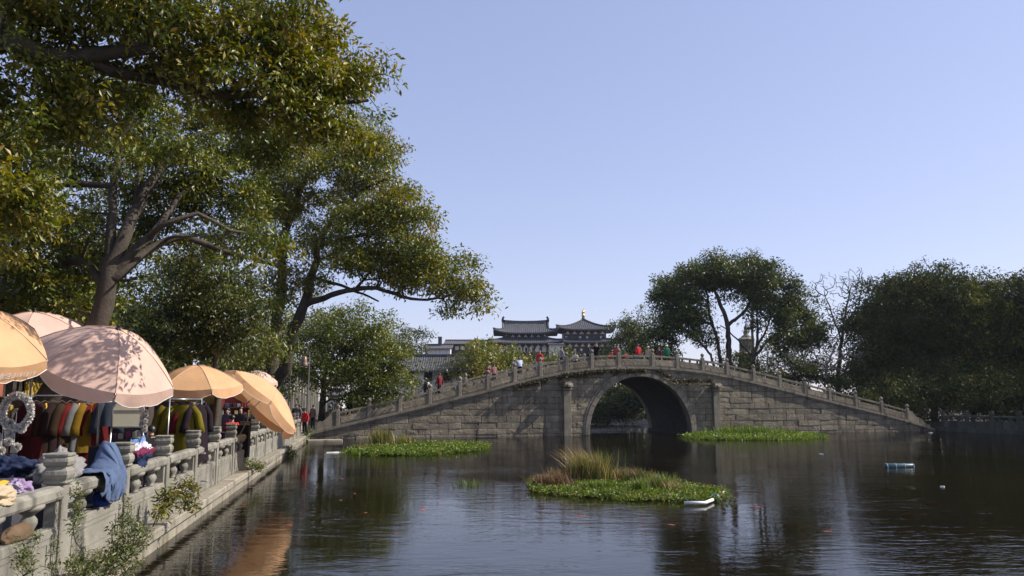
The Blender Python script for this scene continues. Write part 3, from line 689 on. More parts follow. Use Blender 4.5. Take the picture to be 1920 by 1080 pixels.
# the far camphor pair whose crown leans out over the water
tree('camphor_tree', 'tall spreading camphor with two trunks leaning out over the water by the bridge', [
    ([g(500, 42), (508, 700, 42), (516, 620, 42), (528, 540, 42), (530, 480, 42), (540, 420, 42), (570, 340, 42)], 0.42, 0.14),
    ([(506, 730, 42), (535, 690, 41.5), (548, 625, 41), (575, 560, 40.6), (590, 500, 40.4), (600, 450, 40), (640, 390, 40)], 0.36, 0.12),
    ([(575, 570, 40.6), (610, 558, 40), (650, 545, 39.5), (690, 540, 39), (720, 545, 38.6), (770, 560, 38), (830, 560, 37.6)], 0.17, 0.05),
    ([(590, 520, 40.4), (640, 535, 40), (690, 555, 39.6), (710, 565, 39.4)], 0.10, 0.04),
    ([(530, 490, 42), (480, 440, 42), (430, 425, 42)], 0.14, 0.05),
    ([(528, 500, 42), (480, 490, 42), (430, 530, 42)], 0.12, 0.05),
    ([(600, 460, 40), (680, 440, 39), (760, 430, 38.4)], 0.12, 0.04),
    ([(570, 340, 42), (620, 290, 41.5), (680, 270, 41)], 0.10, 0.04),
    ([(640, 390, 40), (690, 350, 39.5), (740, 330, 39)], 0.1, 0.04)],
  [(560, 280, 42, 90, 50, 2.4, 100), (640, 270, 41, 80, 45, 2.2, 90), (705, 310, 40, 45, 50, 1.8, 50), (700, 290, 40, 30, 30, 1, 20), (600, 350, 41, 120, 45, 2.6, 130), (720, 380, 39.4, 70, 45, 2.0, 80), (775, 400, 39, 40, 22, 1.2, 36), (640, 430, 40, 120, 50, 2.6, 130),
   (740, 470, 38.8, 75, 45, 2.0, 100), (800, 510, 38.2, 60, 40, 1.6, 90), (855, 540, 37.8, 35, 40, 1.2, 50), (700, 500, 39, 80, 40, 1.8, 70), (520, 420, 42, 60, 60, 2.4, 80), (490, 350, 42.4, 60, 60, 2.4, 70), (570, 500, 41, 60, 40, 1.8, 50), (480, 560, 42, 50, 40, 2.0, 40), (660, 215, 42, 30, 25, 1, 16)],
  33, leaf=0.19, n=60, clump=0.64, cols=OLIVE, tip=0.014, step=0.7)
tree('osmanthus_tree', 'rounded dense green tree between the bell lamp and the left foot of the bridge', [
    ([g(604, 59), (606, 740, 59), (610, 700, 59), (625, 660, 59)], 0.28, 0.12), ([(608, 715, 59), (580, 690, 59), (565, 660, 59)], 0.1, 0.05), ([(612, 700, 59), (660, 680, 59), (690, 670, 59)], 0.12, 0.05), ([(625, 660, 59), (650, 620, 59), (640, 595, 59)], 0.09, 0.04)],
  [(600, 640, 59, 55, 45, 2.2, 70), (655, 620, 59, 65, 42, 2.4, 90), (700, 660, 58.4, 45, 50, 2, 80), (725, 690, 58, 32, 40, 1.8, 60), (665, 690, 58.2, 60, 45, 2.2, 80), (620, 690, 58.5, 45, 35, 2, 40), (700, 735, 58, 50, 22, 1.6, 40), (745, 670, 58, 12, 12, .8, 10)],
  44, leaf=0.22, n=80, clump=0.85, spray=1.5, cols=OLIVE[:2] + GREEN, tip=0.016, step=0.8)
def pine(name, label, limbs, blobs, seed, **k):
    return tree(name, label, limbs, blobs, seed, cat='tree', **k)
pine('pine_tree', 'slender dark tree rising through the stalls between two orange parasols', [
    ([g(398, 22), (402, 800, 22), (405, 700, 22), (407, 600, 22), (404, 540, 22)], 0.11, 0.05), ([(406, 640, 22), (350, 620, 22), (310, 640, 22)], 0.04, 0.02), ([(407, 600, 22), (450, 585, 22), (480, 590, 22)], 0.04, 0.02)],
  [(440, 585, 22, 45, 22, 0.6, 40), (370, 570, 22, 60, 40, 0.8, 60), (330, 640, 22, 60, 30, 0.8, 50), (425, 640, 22.4, 50, 24, 0.8, 50), (390, 520, 22, 60, 40, .9, 50)], 55, leaf=0.11, n=60, clump=0.36, cols=DARK)
tree('shade_tree', 'dark leafy tree behind the great camphor filling the space above the parasols', [
    ([g(-40, 27), (-30, 700, 27), (20, 600, 27), (60, 520, 27)], 0.3, 0.12), ([(20, 600, 27), (150, 540, 27), (280, 520, 27)], 0.12, 0.05), ([(-20, 660, 27), (110, 620, 27), (250, 600, 27)], 0.1, 0.05)],
  [(60, 440, 27, 140, 80, 2.5, 110), (60, 560, 26, 120, 50, 2.2, 90), (270, 590, 27, 110, 40, 2.2, 100), (150, 620, 25, 120, 30, 1.6, 70), (280, 660, 26, 80, 40, 1.8, 60), (200, 380, 28, 120, 70, 2.5, 70), (40, 590, 24, 90, 26, 1.4, 90), (190, 560, 29, 90, 40, 2, 80), (20, 640, 24, 80, 26, 1.4, 60)], 66, leaf=0.15, n=56, clump=0.6, spray=2.2, cols=DARK + GREEN[:1], tip=0.012, step=0.6)
tree('shade_tree', 'green tree seen between the great camphor and the leaning camphor', [
    ([g(330, 36), (335, 700, 36), (345, 620, 36), (350, 560, 36)], 0.25, 0.1), ([(340, 650, 36), (420, 590, 36), (450, 560, 36)], 0.1, 0.05)],
  [(330, 510, 36, 60, 45, 2, 70), (400, 540, 36, 55, 45, 2, 60), (450, 560, 36, 40, 30, 1.6, 36), (350, 590, 35, 90, 40, 2, 70), (460, 640, 35, 60, 40, 2, 60), (520, 590, 44, 40, 40, 2, 30)], 77, leaf=0.17, n=54, clump=0.75, cols=GREEN + OLIVE[:1], tip=0.013, step=0.7)
tree('shade_tree', 'low spreading tree behind the small pale parasol, left of the bell lamp', [([g(468, 55), (470, 740, 55), (475, 700, 55)], 0.2, 0.1)],
  [(460, 690, 55, 50, 30, 2.2, 80), (510, 690, 56, 34, 30, 2, 60), (430, 720, 54, 40, 24, 2, 50), (480, 735, 54, 40, 18, 2, 50), (540, 650, 58, 30, 30, 2, 40)], 78, leaf=0.22, n=56, clump=0.85, cols=DARK + GREEN, tip=0.016, step=0.8)
# beyond the bridge on the right
tree('camphor_tree', 'broad domed camphor with bare slanting stems standing behind the right half of the bridge', [
    ([g(1366, 84), (1366, 680, 84), (1364, 610, 84), (1350, 570, 84), (1340, 545, 84)], 0.42, 0.16), ([(1364, 610, 84), (1395, 585, 84), (1410, 560, 84), (1420, 530, 84)], 0.2, 0.08),
    ([g(1352, 84), (1352, 690, 84), (1345, 640, 84), (1330, 590, 84), (1325, 550, 84), (1310, 520, 84)], 0.26, 0.1),
    ([g(1405, 83), (1412, 680, 83), (1420, 640, 83), (1417, 560, 83), (1410, 520, 83)], 0.24, 0.08), ([(1414, 670, 83), (1445, 635, 83), (1480, 615, 83), (1500, 610, 83)], 0.16, 0.06), ([(1414, 660, 83), (1440, 610, 83), (1450, 570, 83)], 0.14, 0.06), ([(1412, 670, 83), (1370, 625, 83), (1350, 610, 83)], 0.12, 0.05),
    ([g(1340, 83), (1340, 690, 83), (1320, 650, 83), (1290, 620, 83)], 0.2, 0.08)],
  [(1290, 520, 84, 45, 32, 2.6, 80), (1345, 505, 84, 50, 26, 2.8, 90), (1400, 515, 84, 50, 30, 2.8, 90), (1450, 545, 84, 45, 35, 2.6, 80), (1490, 580, 83, 38, 38, 2.4, 80), (1515, 620, 83, 25, 34, 2, 60), (1260, 550, 84, 32, 40, 2.4, 70), (1260, 600, 84, 34, 30, 2.2, 60), (1300, 575, 84, 34, 34, 2.2, 50), (1310, 610, 83, 30, 22, 2, 36), (1370, 540, 85, 60, 22, 2, 40), (1440, 600, 84, 26, 20, 1.6, 20), (1480, 640, 83, 40, 24, 2, 40), (1240, 640, 84, 26, 26, 1.8, 40)],
  88, leaf=0.30, n=74, clump=1.0, cols=GREEN[:2] + DARK[:2], tip=0.03, step=1.0, spray=0.9)
MASS = [([(1665, 605), (1655, 560), (1705, 540), (1645, 640), (1690, 660), (1640, 600)], 1650, 82, 'dark evergreen tree with a ragged crown right of the bare tree'),
        ([(1760, 540), (1720, 565), (1800, 560), (1750, 620), (1800, 650), (1700, 600)], 1750, 80, 'tallest dark evergreen above the right end of the bridge'),
        ([(1850, 550), (1830, 600), (1890, 590), (1860, 650), (1900, 640), (1800, 600)], 1860, 78, 'olive tinted evergreen behind the right bank balustrade'),
        ([(1925, 540), (1960, 580), (1990, 640), (1930, 650), (2050, 600), (2000, 540)], 1985, 76, 'evergreen cut by the frame edge on the right bank')]
for i, (cs, bx, dep, lab) in enumerate(MASS):
    tree('evergreen_tree', lab, [([g(bx, dep), (bx, 720, dep), (bx + 5, 650, dep), (bx, 580, dep)], 0.36, 0.12), ([(bx, 680, dep), (bx - 40, 620, dep)], 0.14, 0.06), ([(bx, 680, dep), (bx + 40, 620, dep)], 0.14, 0.06)],
         [(x, y, dep, 46, 34, 3.0, 95) for x, y in cs] + [(bx, 700, dep - 1, 70, 40, 3.0, 100)], 200 + i, leaf=0.30, n=62, clump=1.1, spray=1.3, leafm='leaf_matte', cols=DARK if i != 2 else DARK[:2] + OLIVE[:2], tip=0.03, step=1.0, group='evergreens on the right bank')
for i, (px, py, dep, rx, ry, lab) in enumerate([
        (1620, 745, 76, 60, 30, 'dark shrub behind the lower right ramp of the bridge'), (1720, 745, 74, 60, 34, 'dark shrub beside the right end of the bridge'), (1820, 735, 72, 60, 40, 'dark shrub behind the first bays of the right balustrade'), (1900, 735, 70, 60, 40, 'dark shrub at the frame edge behind the right balustrade'),
        (1480, 690, 80, 50, 32, 'low shrub among pale bare branches behind the bridge'), (1400, 690, 88, 40, 24, 'low shrub at the foot of the domed camphor')]):
    tree('bank_shrub', lab, [([g(px, dep), (px, 750, dep), (px, py + ry * .5, dep)], 0.12, 0.06)], [(px, py, dep, rx, ry, 2.6, 90), (px + 20, min(py + 25, 760), dep - .5, rx, 22, 2.2, 60)], 300 + i, leaf=0.26, n=60, clump=0.85, spray=2.0, leafm='leaf_matte', cols=DARK, tip=0.02, step=0.9, cat='shrub', group='shrubs on the right bank')
for i, (cs, bx, dep, lab) in enumerate([([(1690, 690), (1740, 660), (1650, 690), (1700, 620)], 1690, 97, 'back row evergreen between the bare tree and the tallest evergreen'), ([(1800, 680), (1850, 690), (1780, 620), (1840, 620)], 1810, 95, 'back row evergreen behind the tallest evergreen'), ([(1900, 690), (1950, 680), (1910, 620)], 1915, 93, 'back row evergreen near the frame edge')]):
    tree('evergreen_tree', lab, [([g(bx, dep), (bx, 720, dep), (bx, 620, dep)], 0.34, 0.1)], [(x, y, dep, 46, 38, 3.0, 110) for x, y in cs] + [(bx, 735, dep, 60, 24, 3, 90)], 230 + i, leaf=0.34, n=50, clump=1.15, leafm='leaf_matte', cols=DARK, tip=0.03, step=1.1, group='evergreens on the right bank')
for i, (x, y, h_, r) in enumerate([(49, 63, 17, 5.5), (47, 52, 16, 5.5), (52, 40, 16, 6.0), (55, 74, 18, 6)]):   # the wood goes on along the right bank beyond the frame
    P_ = lambda dx, dy, z: (np.array([x + dx, y + dy, z]),)
    T_ = Tree(260 + i); T_.limb([np.array([x, y, .4]), np.array([x + .3, y, h_ * .4]), np.array([x, y + .3, h_ * .75])], .36, .1); rg = np.random.default_rng(260 + i)
    d = rg.normal(0, 1, (230, 3)); d /= np.linalg.norm(d, axis=1)[:, None]; pts = np.array([x, y, h_ * .58]) + d * (rg.random(230) ** .3)[:, None] * np.array([r, r, h_ * .42]); T_.reach(pts, step=1.1)
    ro = empty('evergreen_tree', (x, y, .4), 0, ('evergreen just outside the frame behind the right balustrade', 'evergreen outside the frame nearer than the right balustrade', 'evergreen outside the frame nearest on the right bank', 'evergreen outside the frame farthest on the right bank')[i], 'tree', 'evergreens on the right bank'); o_ = np.array([x, y, .4]); T_.wood('trunk', M['bark'], ro, .03, 0, o_)
    link(bpy.data.objects.new('crown', leaves_mesh('crown', [T_.p[k] for k in T_.tips], 1.2 * rg.uniform(.8, 1.3, 230), 52, .34, DARK, rg, origin=o_)), ro)
# trees beyond the bridge towards the temple
for i, (cs, bx, dep, cols, lab) in enumerate([
        ([(880, 690, 34, 26), (850, 700, 24, 20), (905, 665, 26, 16)], 875, 92, OLIVE, 'yellow green bushy tree in front of the low white house'),
        ([(935, 670, 36, 24), (965, 690, 34, 26), (925, 700, 30, 22)], 945, 96, OLIVE, 'yellow green bushy tree below the hall with the gabled roof'),
        ([(1010, 690, 34, 20), (1045, 680, 28, 20), (1080, 690, 30, 18)], 1040, 100, OLIVE[:2] + GREEN, 'bushy green tree below the gap between the two temple roofs'),
        ([(1195, 610, 36, 30), (1175, 650, 30, 30), (1215, 655, 36, 32), (1150, 670, 22, 20)], 1190, 112, GREEN + DARK, 'open blue green tree right of the pointed temple roof'),
        ([(770, 638, 24, 18), (760, 665, 22, 18), (785, 665, 14, 16)], 770, 175, DARK, 'distant hazy dark tree left of the white walled wing'),
        ([(1130, 690, 26, 12), (1110, 700, 24, 10)], 1120, 98, GREEN, 'low green tree behind the crown of the bridge'),
        ([(480, 620, 16, 14), (492, 640, 14, 14)], 485, 150, DARK, 'distant hazy tree behind the quayside roofs')]):
    tree('background_tree', lab, [([g(bx, dep), (bx, cs[0][1] + 40, dep), (bx, cs[0][1], dep)], 0.28, 0.08)], [(x, y, dep, rx, ry, 3.0, int(rx * ry * 0.09)) for x, y, rx, ry in cs], 400 + i, leaf=0.32 if dep < 130 else 0.5, n=46, clump=1.05 if dep < 130 else 1.5, cols=cols, tip=0.03, step=1.1, group='trees towards the temple')
# seen through the arch: a tree leaning low over the far water
tree('waterside_tree', 'dark tree leaning low over the water, seen through the bridge arch', [
    ([(np.array([18.5, 92, 0.3]),), (1225, 765, 90), (1190, 755, 88), (1150, 745, 87)], 0.35, 0.1), ([(1225, 765, 90), (1195, 778, 88), (1160, 790, 87), (1140, 795, 87)], 0.07, 0.03)],
  [(1150, 750, 87, 50, 20, 2.5, 170), (1190, 745, 88, 40, 22, 2.5, 130), (1120, 768, 86, 26, 14, 2, 80), (1150, 715, 90, 50, 18, 2.4, 90), (1180, 775, 87, 24, 8, 1.5, 26)], 500, leaf=0.24, n=40, clump=0.8, cols=DARK, tip=0.02, step=0.8)
tree('far_bank_tree', 'dark tree on the far bank beyond the arch', [([g(1130, 128), (1130, 730, 128), (1130, 700, 128)], 0.4, 0.1)], [(1090, 750, 129, 40, 22, 3, 90), (1140, 752, 131, 40, 20, 3, 90), (1190, 752, 132, 40, 20, 3, 90), (1235, 750, 131, 30, 20, 3, 60), (1160, 730, 130, 60, 16, 3, 60)], 501, leaf=0.4, n=44, clump=1.4, cols=DARK, tip=0.03, step=1.2)
# leafless trees
def bare(label, limbs, blobs, seed, bark='bark_pale', tip=0.026, group='leafless trees', w=0.12, bend=0.35):
    return tree('bare_tree', label, limbs, blobs, seed, n=0, bark=bark, tip=tip, w=w, group=group, step=0.9, shell=0.9, bend=bend, spray=0.0)
bare('tall leafless tree with fine upright twigs between the camphor and the evergreens', [([g(1572, 86), (1572, 700, 86), (1578, 640, 86), (1585, 590, 86), (1595, 540, 86)], 0.32, 0.06), ([(1578, 640, 86), (1560, 590, 86), (1545, 545, 86)], 0.12, 0.04), ([(1582, 610, 86), (1610, 570, 86), (1618, 530, 86)], 0.1, 0.04)],
     [(1550, 545, 86, 40, 40, 2.2, 90), (1600, 530, 86, 38, 34, 2.2, 90), (1580, 590, 86, 50, 30, 2, 60)], 601)
bare('leafless twigs showing above the domed camphor', [([g(1412, 100), (1412, 700, 100), (1411, 600, 100), (1410, 520, 100), (1412, 480, 100)], 0.3, 0.05)], [(1410, 478, 100, 24, 22, 1.6, 60), (1470, 530, 100, 30, 20, 1.6, 30)], 602)
bare('pale leafless tree with arching branches behind the right ramp of the bridge', [([g(1560, 78), (1555, 730, 78), (1550, 690, 78), (1570, 640, 78)], 0.22, 0.06), ([(1552, 720, 78), (1510, 690, 78), (1480, 670, 78)], 0.1, 0.04), ([(1550, 700, 78), (1600, 650, 78)], 0.1, 0.04), ([(1555, 735, 78), (1530, 700, 78), (1520, 670, 78)], 0.08, 0.03)],
     [(1520, 680, 78, 60, 36, 2.4, 120), (1590, 660, 78, 50, 40, 2.4, 80), (1460, 690, 78, 40, 20, 2, 40)], 603)
bare('thin leafless sapling in front of the gabled temple hall', [([g(924, 100), (924, 700, 100), (924, 645, 100), (924, 628, 100)], 0.12, 0.03)], [(924, 665, 100, 12, 30, .9, 50)], 604, bark='bark')
# ------------------------------------------------------------------ buildings
def curved_roof(root, cx, cy, zb, w, d, h, gable=0.0, up=0.7, rib=0.5, name='roof', finials=True, k=8):
    """a swept tile roof round (cx, cy): hipped to a point, or hip-and-gable when gable > 0; tile ribs are real rolls"""
    hw, hd = w / 2, d / 2
    Z = lambda t: zb + h * (0.5 * t + 0.5 * t * t)
    X = lambda t: (hw * (1 - t)) if not gable else hw - min(t, gable) * hd
    Y = lambda t: hd * (1 - t)
    lift = lambda f, t: up * max(0, abs(f)) ** 4 * (1 - t) ** 3
    mb = MB(); rb = MB(); m = 12; ts = [i / k for i in range(k + 1)]
    def P(side, f, t):
        if side in (0, 2): x, y = f * X(t), Y(t) * (-1 if side == 0 else 1)
        else: x, y = X(t) * (1 if side == 1 else -1), f * Y(t)
        return (cx + x, cy + y, Z(t) + lift(f, t))
    for side in range(4):
        tt = ts if (not gable or side in (0, 2)) else [t for t in ts if t <= gable + 1e-6]
        vs = [P(side, -1 + 2 * j / m, t) for t in tt for j in range(m + 1)]
        mb.add(vs, [(a * (m + 1) + j, a * (m + 1) + j + 1, (a + 1) * (m + 1) + j + 1, (a + 1) * (m + 1) + j) for a in range(len(tt) - 1) for j in range(m)])
        e = [P(side, -1 + 2 * j / m, 0) for j in range(m + 1)]                       # eave edge and soffit
        inn = [((cx + (p[0] - cx) * 0.72), (cy + (p[1] - cy) * 0.72), zb - 0.25) for p in e]
        mb.add(e + [(p[0], p[1], p[2] - 0.28) for p in e] + inn, [(j, j + 1, m + 2 + j, m + 1 + j) for j in range(m)] + [(m + 1 + j, m + 2 + j, 2 * m + 3 + j, 2 * m + 2 + j) for j in range(m)])
        span = hw if side in (0, 2) else hd; n = int(2 * span / rib)
        for i in range(n + 1):                                                       # tile rolls running down the slope
            s = -span + 2 * span * i / n; row = []
            for t in tt:
                lim = X(t) if side in (0, 2) else Y(t)
                if abs(s) > lim + 1e-6: break
                row.append(P(side, s / max(lim, 1e-6), t))
            if len(row) > 1:
                g_ = rib * 0.22; vs = []
                for p in row: vs += [(p[0] - (g_ if side in (0, 2) else 0), p[1] - (0 if side in (0, 2) else g_), p[2] - 0.02), (p[0], p[1], p[2] + 0.13), (p[0] + (g_ if side in (0, 2) else 0), p[1] + (0 if side in (0, 2) else g_), p[2] - 0.02)]
                rb.add(vs, [(a * 3 + b, a * 3 + b + 1, a * 3 + b + 4, a * 3 + b + 3) for a in range(len(row) - 1) for b in (0, 1)] + [(0, 1, 2)])
    if gable:
        for sx in (-1, 1):                                                           # gable triangles
            tt = [t for t in ts if t >= gable - 1e-6]; x = cx + sx * X(1) * 0.985
            vs = [(x, cy - Y(t), Z(t)) for t in tt] + [(x, cy + Y(t), Z(t)) for t in reversed(tt[:-1])]
            mb.add(vs, [tuple(range(len(vs)))])
    ro = mb.build(name, M['roof'], root); rb.build('tile_rolls', M['roof'], ro)
    rd = MB()
    if gable:
        x1 = X(1); rd.add([(cx + x * x1, cy + y, Z(1) + z + 0.25 * x * x) for x in (-1, -.5, 0, .5, 1) for y, z in ((-.2, -.15), (.2, -.15), (.2, .55), (-.2, .55))], [(a * 4 + b, a * 4 + (b + 1) % 4, a * 4 + 4 + (b + 1) % 4, a * 4 + 4 + b) for a in range(4) for b in range(4)] + [(0, 1, 2, 3), (16, 17, 18, 19)])
        rd.build('ridge', M['roof'], ro)
        for sx in (-1, 1):
            q = [(0, 0), (0.75, 0), (0.8, 0.7), (0.45, 1.0), (0.75, 1.5), (0.35, 1.75), (0.05, 1.3), (-0.1, 0.7)]
            o = MB(); x0 = cx + sx * (x1 + 0.25); n = len(q)
            o.add([(x0 - sx * a, cy + y, Z(1) + 0.0 + b) for y in (-.2, .2) for a, b in q], [tuple(range(n)), tuple(range(2 * n - 1, n - 1, -1))] + [(i, (i + 1) % n, n + (i + 1) % n, n + i) for i in range(n)])
            o.build('ridge_ornament', M['roof'], ro)
            for sy in (-1, 1):
                pts = [(cx + sx * X(1), cy + sy * Y(t), Z(t) + 0.22) for t in ts if t >= gable - 1e-6]
                MB().tube(pts, 0.22, 5).build('verge_ridge', M['roof'], ro)
    for sx in (-1, 1):
        for sy in (-1, 1):
            tt = [t for t in ts if (not gable or t <= gable + 1e-6)]
            MB().tube([(cx + sx * X(t), cy + sy * Y(t), Z(t) + lift(1, t) + 0.15) for t in tt], 0.2, 5).build('hip_ridge', M['roof'], ro)
    return ro
def hall_body(root, cx, cy, w, d, z0, z1, bays, panels=True):
    """dark timber walls with columns, white panels between brackets, small windows, pale plaster mixed with dark glass"""
    MB().box((cx, cy, (z0 + z1) / 2), (w, d, z1 - z0)).build('wall', M['brackets'], root)
    bw = w / bays
    for i in range(bays):
        x = cx - w / 2 + bw * (i + .5); y = cy - d / 2 - 0.03
        if panels:
            zt = z1 - 0.1
            MB().add([(x - bw * .36, y, zt - 0.85), (x + bw * .36, y, zt - 0.85), (x, y, zt)], [(0, 1, 2)]).add([(x - bw * .36, y + .06, zt - 0.85), (x + bw * .36, y + .06, zt - 0.85), (x, y + .06, zt)], [(2, 1, 0)]).build('bracket_panel', M['plaster'], root)
        MB().box((x - bw * .22, y - .01, z1 - 1.75), (bw * .3, 0.05, 0.55)).build('window', M['plaster'] if i % 3 != 1 else M['glass'], root)
        MB().box((x - bw / 2, y - 0.06, (z0 + z1) / 2), (0.3, 0.2, z1 - z0)).build('column', M['darkwood'], root)
        for q in (-.25, .25):
            MB().box((x - bw / 2 + q * .6, y - 0.5, z1 - 0.25), (0.25, 1.0, 0.3)).build('bracket', M['brackets'], root)
TD = 200.0
def tw(px, py, dep=TD): return at(px, py, dep)
h1 = tw(986, 754); x1 = h1[0]
t1 = empty('temple_hall', (0, 0, 0), 0, 'dark two tier temple hall with a gabled grey tile roof and horned ridge ends', 'temple')
ez = tw(986, 624)[2]; rz_ = tw(986, 602)[2]; k200 = TD / FPX
curved_roof(t1, x1, TD + 5, ez, 122 * k200, 11.0, rz_ - ez, gable=0.42, up=1.0)
hall_body(t1, x1, TD + 5, 84 * k200, 7.0, tw(0, 646)[2], ez - 0.1, 7)
ez2 = tw(986, 644)[2]
curved_roof(t1, x1, TD + 5, ez2, 140 * k200, 15.0, 2.2 + 2.0, up=0.7, name='lower_roof', k=6)
hall_body(t1, x1, TD + 5, 104 * k200, 11.5, 0.4, ez2 - 0.1, 9)
for i in range(8):
    MB().box((x1 - 6 + i * 1.75, TD - 0.8, tw(0, 656)[2]), (1.15, 0.08, 1.2)).build('wall_panel', M['plaster'], t1)
t2 = empty('temple_pavilion', (0, 0, 0), 0, 'dark temple pavilion with a pointed grey tile roof and gilded finial', 'temple')
x2 = tw(1101, 754)[0]; ez = tw(1101, 616.5)[2]; az = tw(1101, 593)[2]
curved_roof(t2, x2, TD + 8, ez, 108 * k200 * 1.04, 14.0, az - ez, up=0.9)
gz = az
MB().lathe([(0.45, -0.5), (0.5, 0.3), (0.3, 0.4), (0.35, 0.7)], 10, (x2, TD + 8, gz)).build('finial_base', M['roof'], t2)
MB().lathe([(0.30, 0), (0.42, 0.25), (0.5, 0.5), (0.3, 0.8), (0.18, 0.9), (0.34, 1.15), (0.38, 1.35), (0.2, 1.6), (0.08, 1.75), (0.12, 1.9), (0.0, 2.3)], 10, (x2, TD + 8, gz + 0.6)).tube([(x2, TD + 8, gz + 1.6), (x2 + .4, TD + 8, gz + 2.0), (x2 + .3, TD + 8, gz + 2.7)], [.12, .1, .03], 6).tube([(x2, TD + 8, gz + 1.3), (x2 - .4, TD + 8, gz + 1.6), (x2 - .3, TD + 8, gz + 2.1)], [.12, .1, .03], 6).build('gilded_finial', M['gold'], t2)
hall_body(t2, x2, TD + 8, 80 * k200, 9.5, tw(0, 640)[2], ez - 0.1, 6)
ez3 = tw(1101, 641)[2]
curved_roof(t2, x2, TD + 8, ez3, 116 * k200, 17.0, 3.4, up=0.5, name='lower_roof', k=6)
hall_body(t2, x2, TD + 8, 96 * k200, 13.0, 0.4, ez3 - 0.1, 8)
def gable_house(root, x0, x1_, y0, y1_, z0, ze, zr, over=0.5, wall='plaster', rib=0.3, along='x'):
    """walls and a plain two-slope tile roof with rolls; ridge runs along x"""
    MB().box(((x0 + x1_) / 2, (y0 + y1_) / 2, (z0 + ze) / 2), (x1_ - x0, y1_ - y0, ze - z0)).build('wall', M[wall], root)
    ym = (y0 + y1_) / 2; a, b = x0 - over * .5, x1_ + over * .5
    mb = MB(); prof = [(y0 - over, ze - 0.12), ((y0 + ym) / 2, ze + (zr - ze) * 0.46), (ym, zr), ((y1_ + ym) / 2, ze + (zr - ze) * 0.46), (y1_ + over, ze - 0.12)]
    vs = [(x, y, z) for x in (a, b) for y, z in prof] + [(x, y, z + 0.16) for x in (a, b) for y, z in prof]
    F = [(i, i + 1, 6 + i, 5 + i) for i in range(4)] + [(10 + i, 15 + i, 16 + i, 11 + i) for i in range(4)] + [(0, 5, 15, 10), (4, 14, 19, 9)] + [(s * 5 + i, s * 5 + i + 1, 10 + s * 5 + i + 1, 10 + s * 5 + i) for s in (0, 1) for i in range(4)]
    mb.add(vs, F)
    for x in (x0 + .01, x1_ - .01): mb.add([(x, y0, ze), (x, y1_, ze), (x, ym, zr)], [(0, 1, 2)])
    ro = mb.build('roof', M['roof'], root); rb = MB(); n = int((b - a) / rib)
    for i in range(n + 1):
        x = a + (b - a) * i / n
        for s in (0, 1):
            pr = prof[:3] if s == 0 else prof[2:]
            vs = []
            for y, z in pr: vs += [(x - rib * .25, y, z + .15), (x, y, z + .25), (x + rib * .25, y, z + .15)]
            rb.add(vs, [(k_ * 3 + j, k_ * 3 + j + 1, k_ * 3 + j + 4, k_ * 3 + j + 3) for k_ in (0, 1) for j in (0, 1)] + [(0, 1, 2), (8, 7, 6)])
    rb.build('tile_rolls', M['roof'], ro)
    MB().box(((a + b) / 2, ym, zr + 0.28), (b - a + .1, 0.3, 0.32), bev=.04).build('ridge', M['roof'], ro)
    return ro
def window(root, x, y, z, w, h, facing=-1, frame='darkwood', bars=2):
    f = MB(); e = 0.06
    for s in (-1, 1): f.box((x + s * (w / 2), y + facing * 0.03, z), (e, 0.1, h + e)); f.box((x, y + facing * 0.03, z + s * h / 2), (w - e, 0.1, e))
    for i in range(1, bars): f.box((x - w / 2 + w * i / bars, y + facing * 0.025, z), (0.04, 0.07, h - e))
    o = f.build('window', M[frame], root); MB().box((x, y + facing * 0.008, z), (w - e, 0.016, h - e)).build('pane', M['glass'], o)
    return o
wing = empty('temple_wing', (0, 0, 0), 0, 'long low grey roofed wing joining the gabled hall from the left', 'building')
a, b = tw(836, 700)[0], tw(936, 700)[0]
gable_house(wing, a, b, TD + 1, TD + 9, 0.4, tw(0, 645)[2], tw(0, 637)[2], over=1.2, wall='brackets', rib=0.5)
for i in range(8): MB().box((a + 1 + i * 1.6, TD + 0.95, tw(0, 652)[2]), (0.9, 0.1, 0.9)).build('wall_panel', M['plaster'], wing)
wing2 = empty('temple_annex', (0, 0, 0), 0, 'white walled annex with a low grey roof at the far left of the temple', 'building')
gable_house(wing2, tw(799, 700)[0], tw(846, 700)[0], TD - 4, TD + 3, 0.4, tw(0, 654, TD - 4)[2], tw(0, 646, TD - 4)[2], over=0.8, rib=0.5)
MB().box((tw(825, 700)[0], TD - 1, tw(0, 644)[2] + .4), (0.9, 0.9, 2.4)).build('chimney', M['roof'], wing2)
link_ = empty('link_building', (0, 0, 0), 0, 'pale walled link with grey tile coping between the two temple roofs', 'building')
gable_house(link_, tw(1029, 700)[0], tw(1054, 700)[0], TD - 3, TD + 1, 0.4, tw(0, 646, TD - 3)[2], tw(0, 641, TD - 3)[2], over=0.5, rib=0.5)
wh = empty('white_house', (0, 0, 0), 0, 'white walled house with dark windows behind the left ramp of the bridge', 'house')
D = 90.0; xa, xb = at(735, 700, D)[0], at(872, 700, D)[0]; ze, zr = at(0, 696, D)[2], at(0, 671, D + 3)[2]
gable_house(wh, xa, xb, D, D + 6, 0.4, ze, zr, over=0.7, rib=0.26)
for px in (768, 803, 838):
    window(wh, at(px, 700, D)[0], D, (at(0, 697, D)[2] + at(0, 714, D)[2]) / 2, 0.85, 1.0)
    window(wh, at(px, 700, D)[0], D, 1.6, 0.85, 1.1)
aw = MB(); x0, x1_ = at(762, 700, D)[0], at(790, 700, D)[0]; za = at(0, 719, D)[2]
aw.add([(x0, D - 0.01, za + 0.45), (x1_, D - 0.01, za + 0.45), (x1_, D - 0.9, za), (x0, D - 0.9, za), (x0, D - 0.01, za + 0.3), (x1_, D - 0.01, za + 0.3), (x1_, D - 0.9, za - .12), (x0, D - 0.9, za - .12)], [(0, 3, 2, 1), (4, 5, 6, 7), (3, 7, 6, 2), (0, 4, 7, 3), (1, 2, 6, 5)])
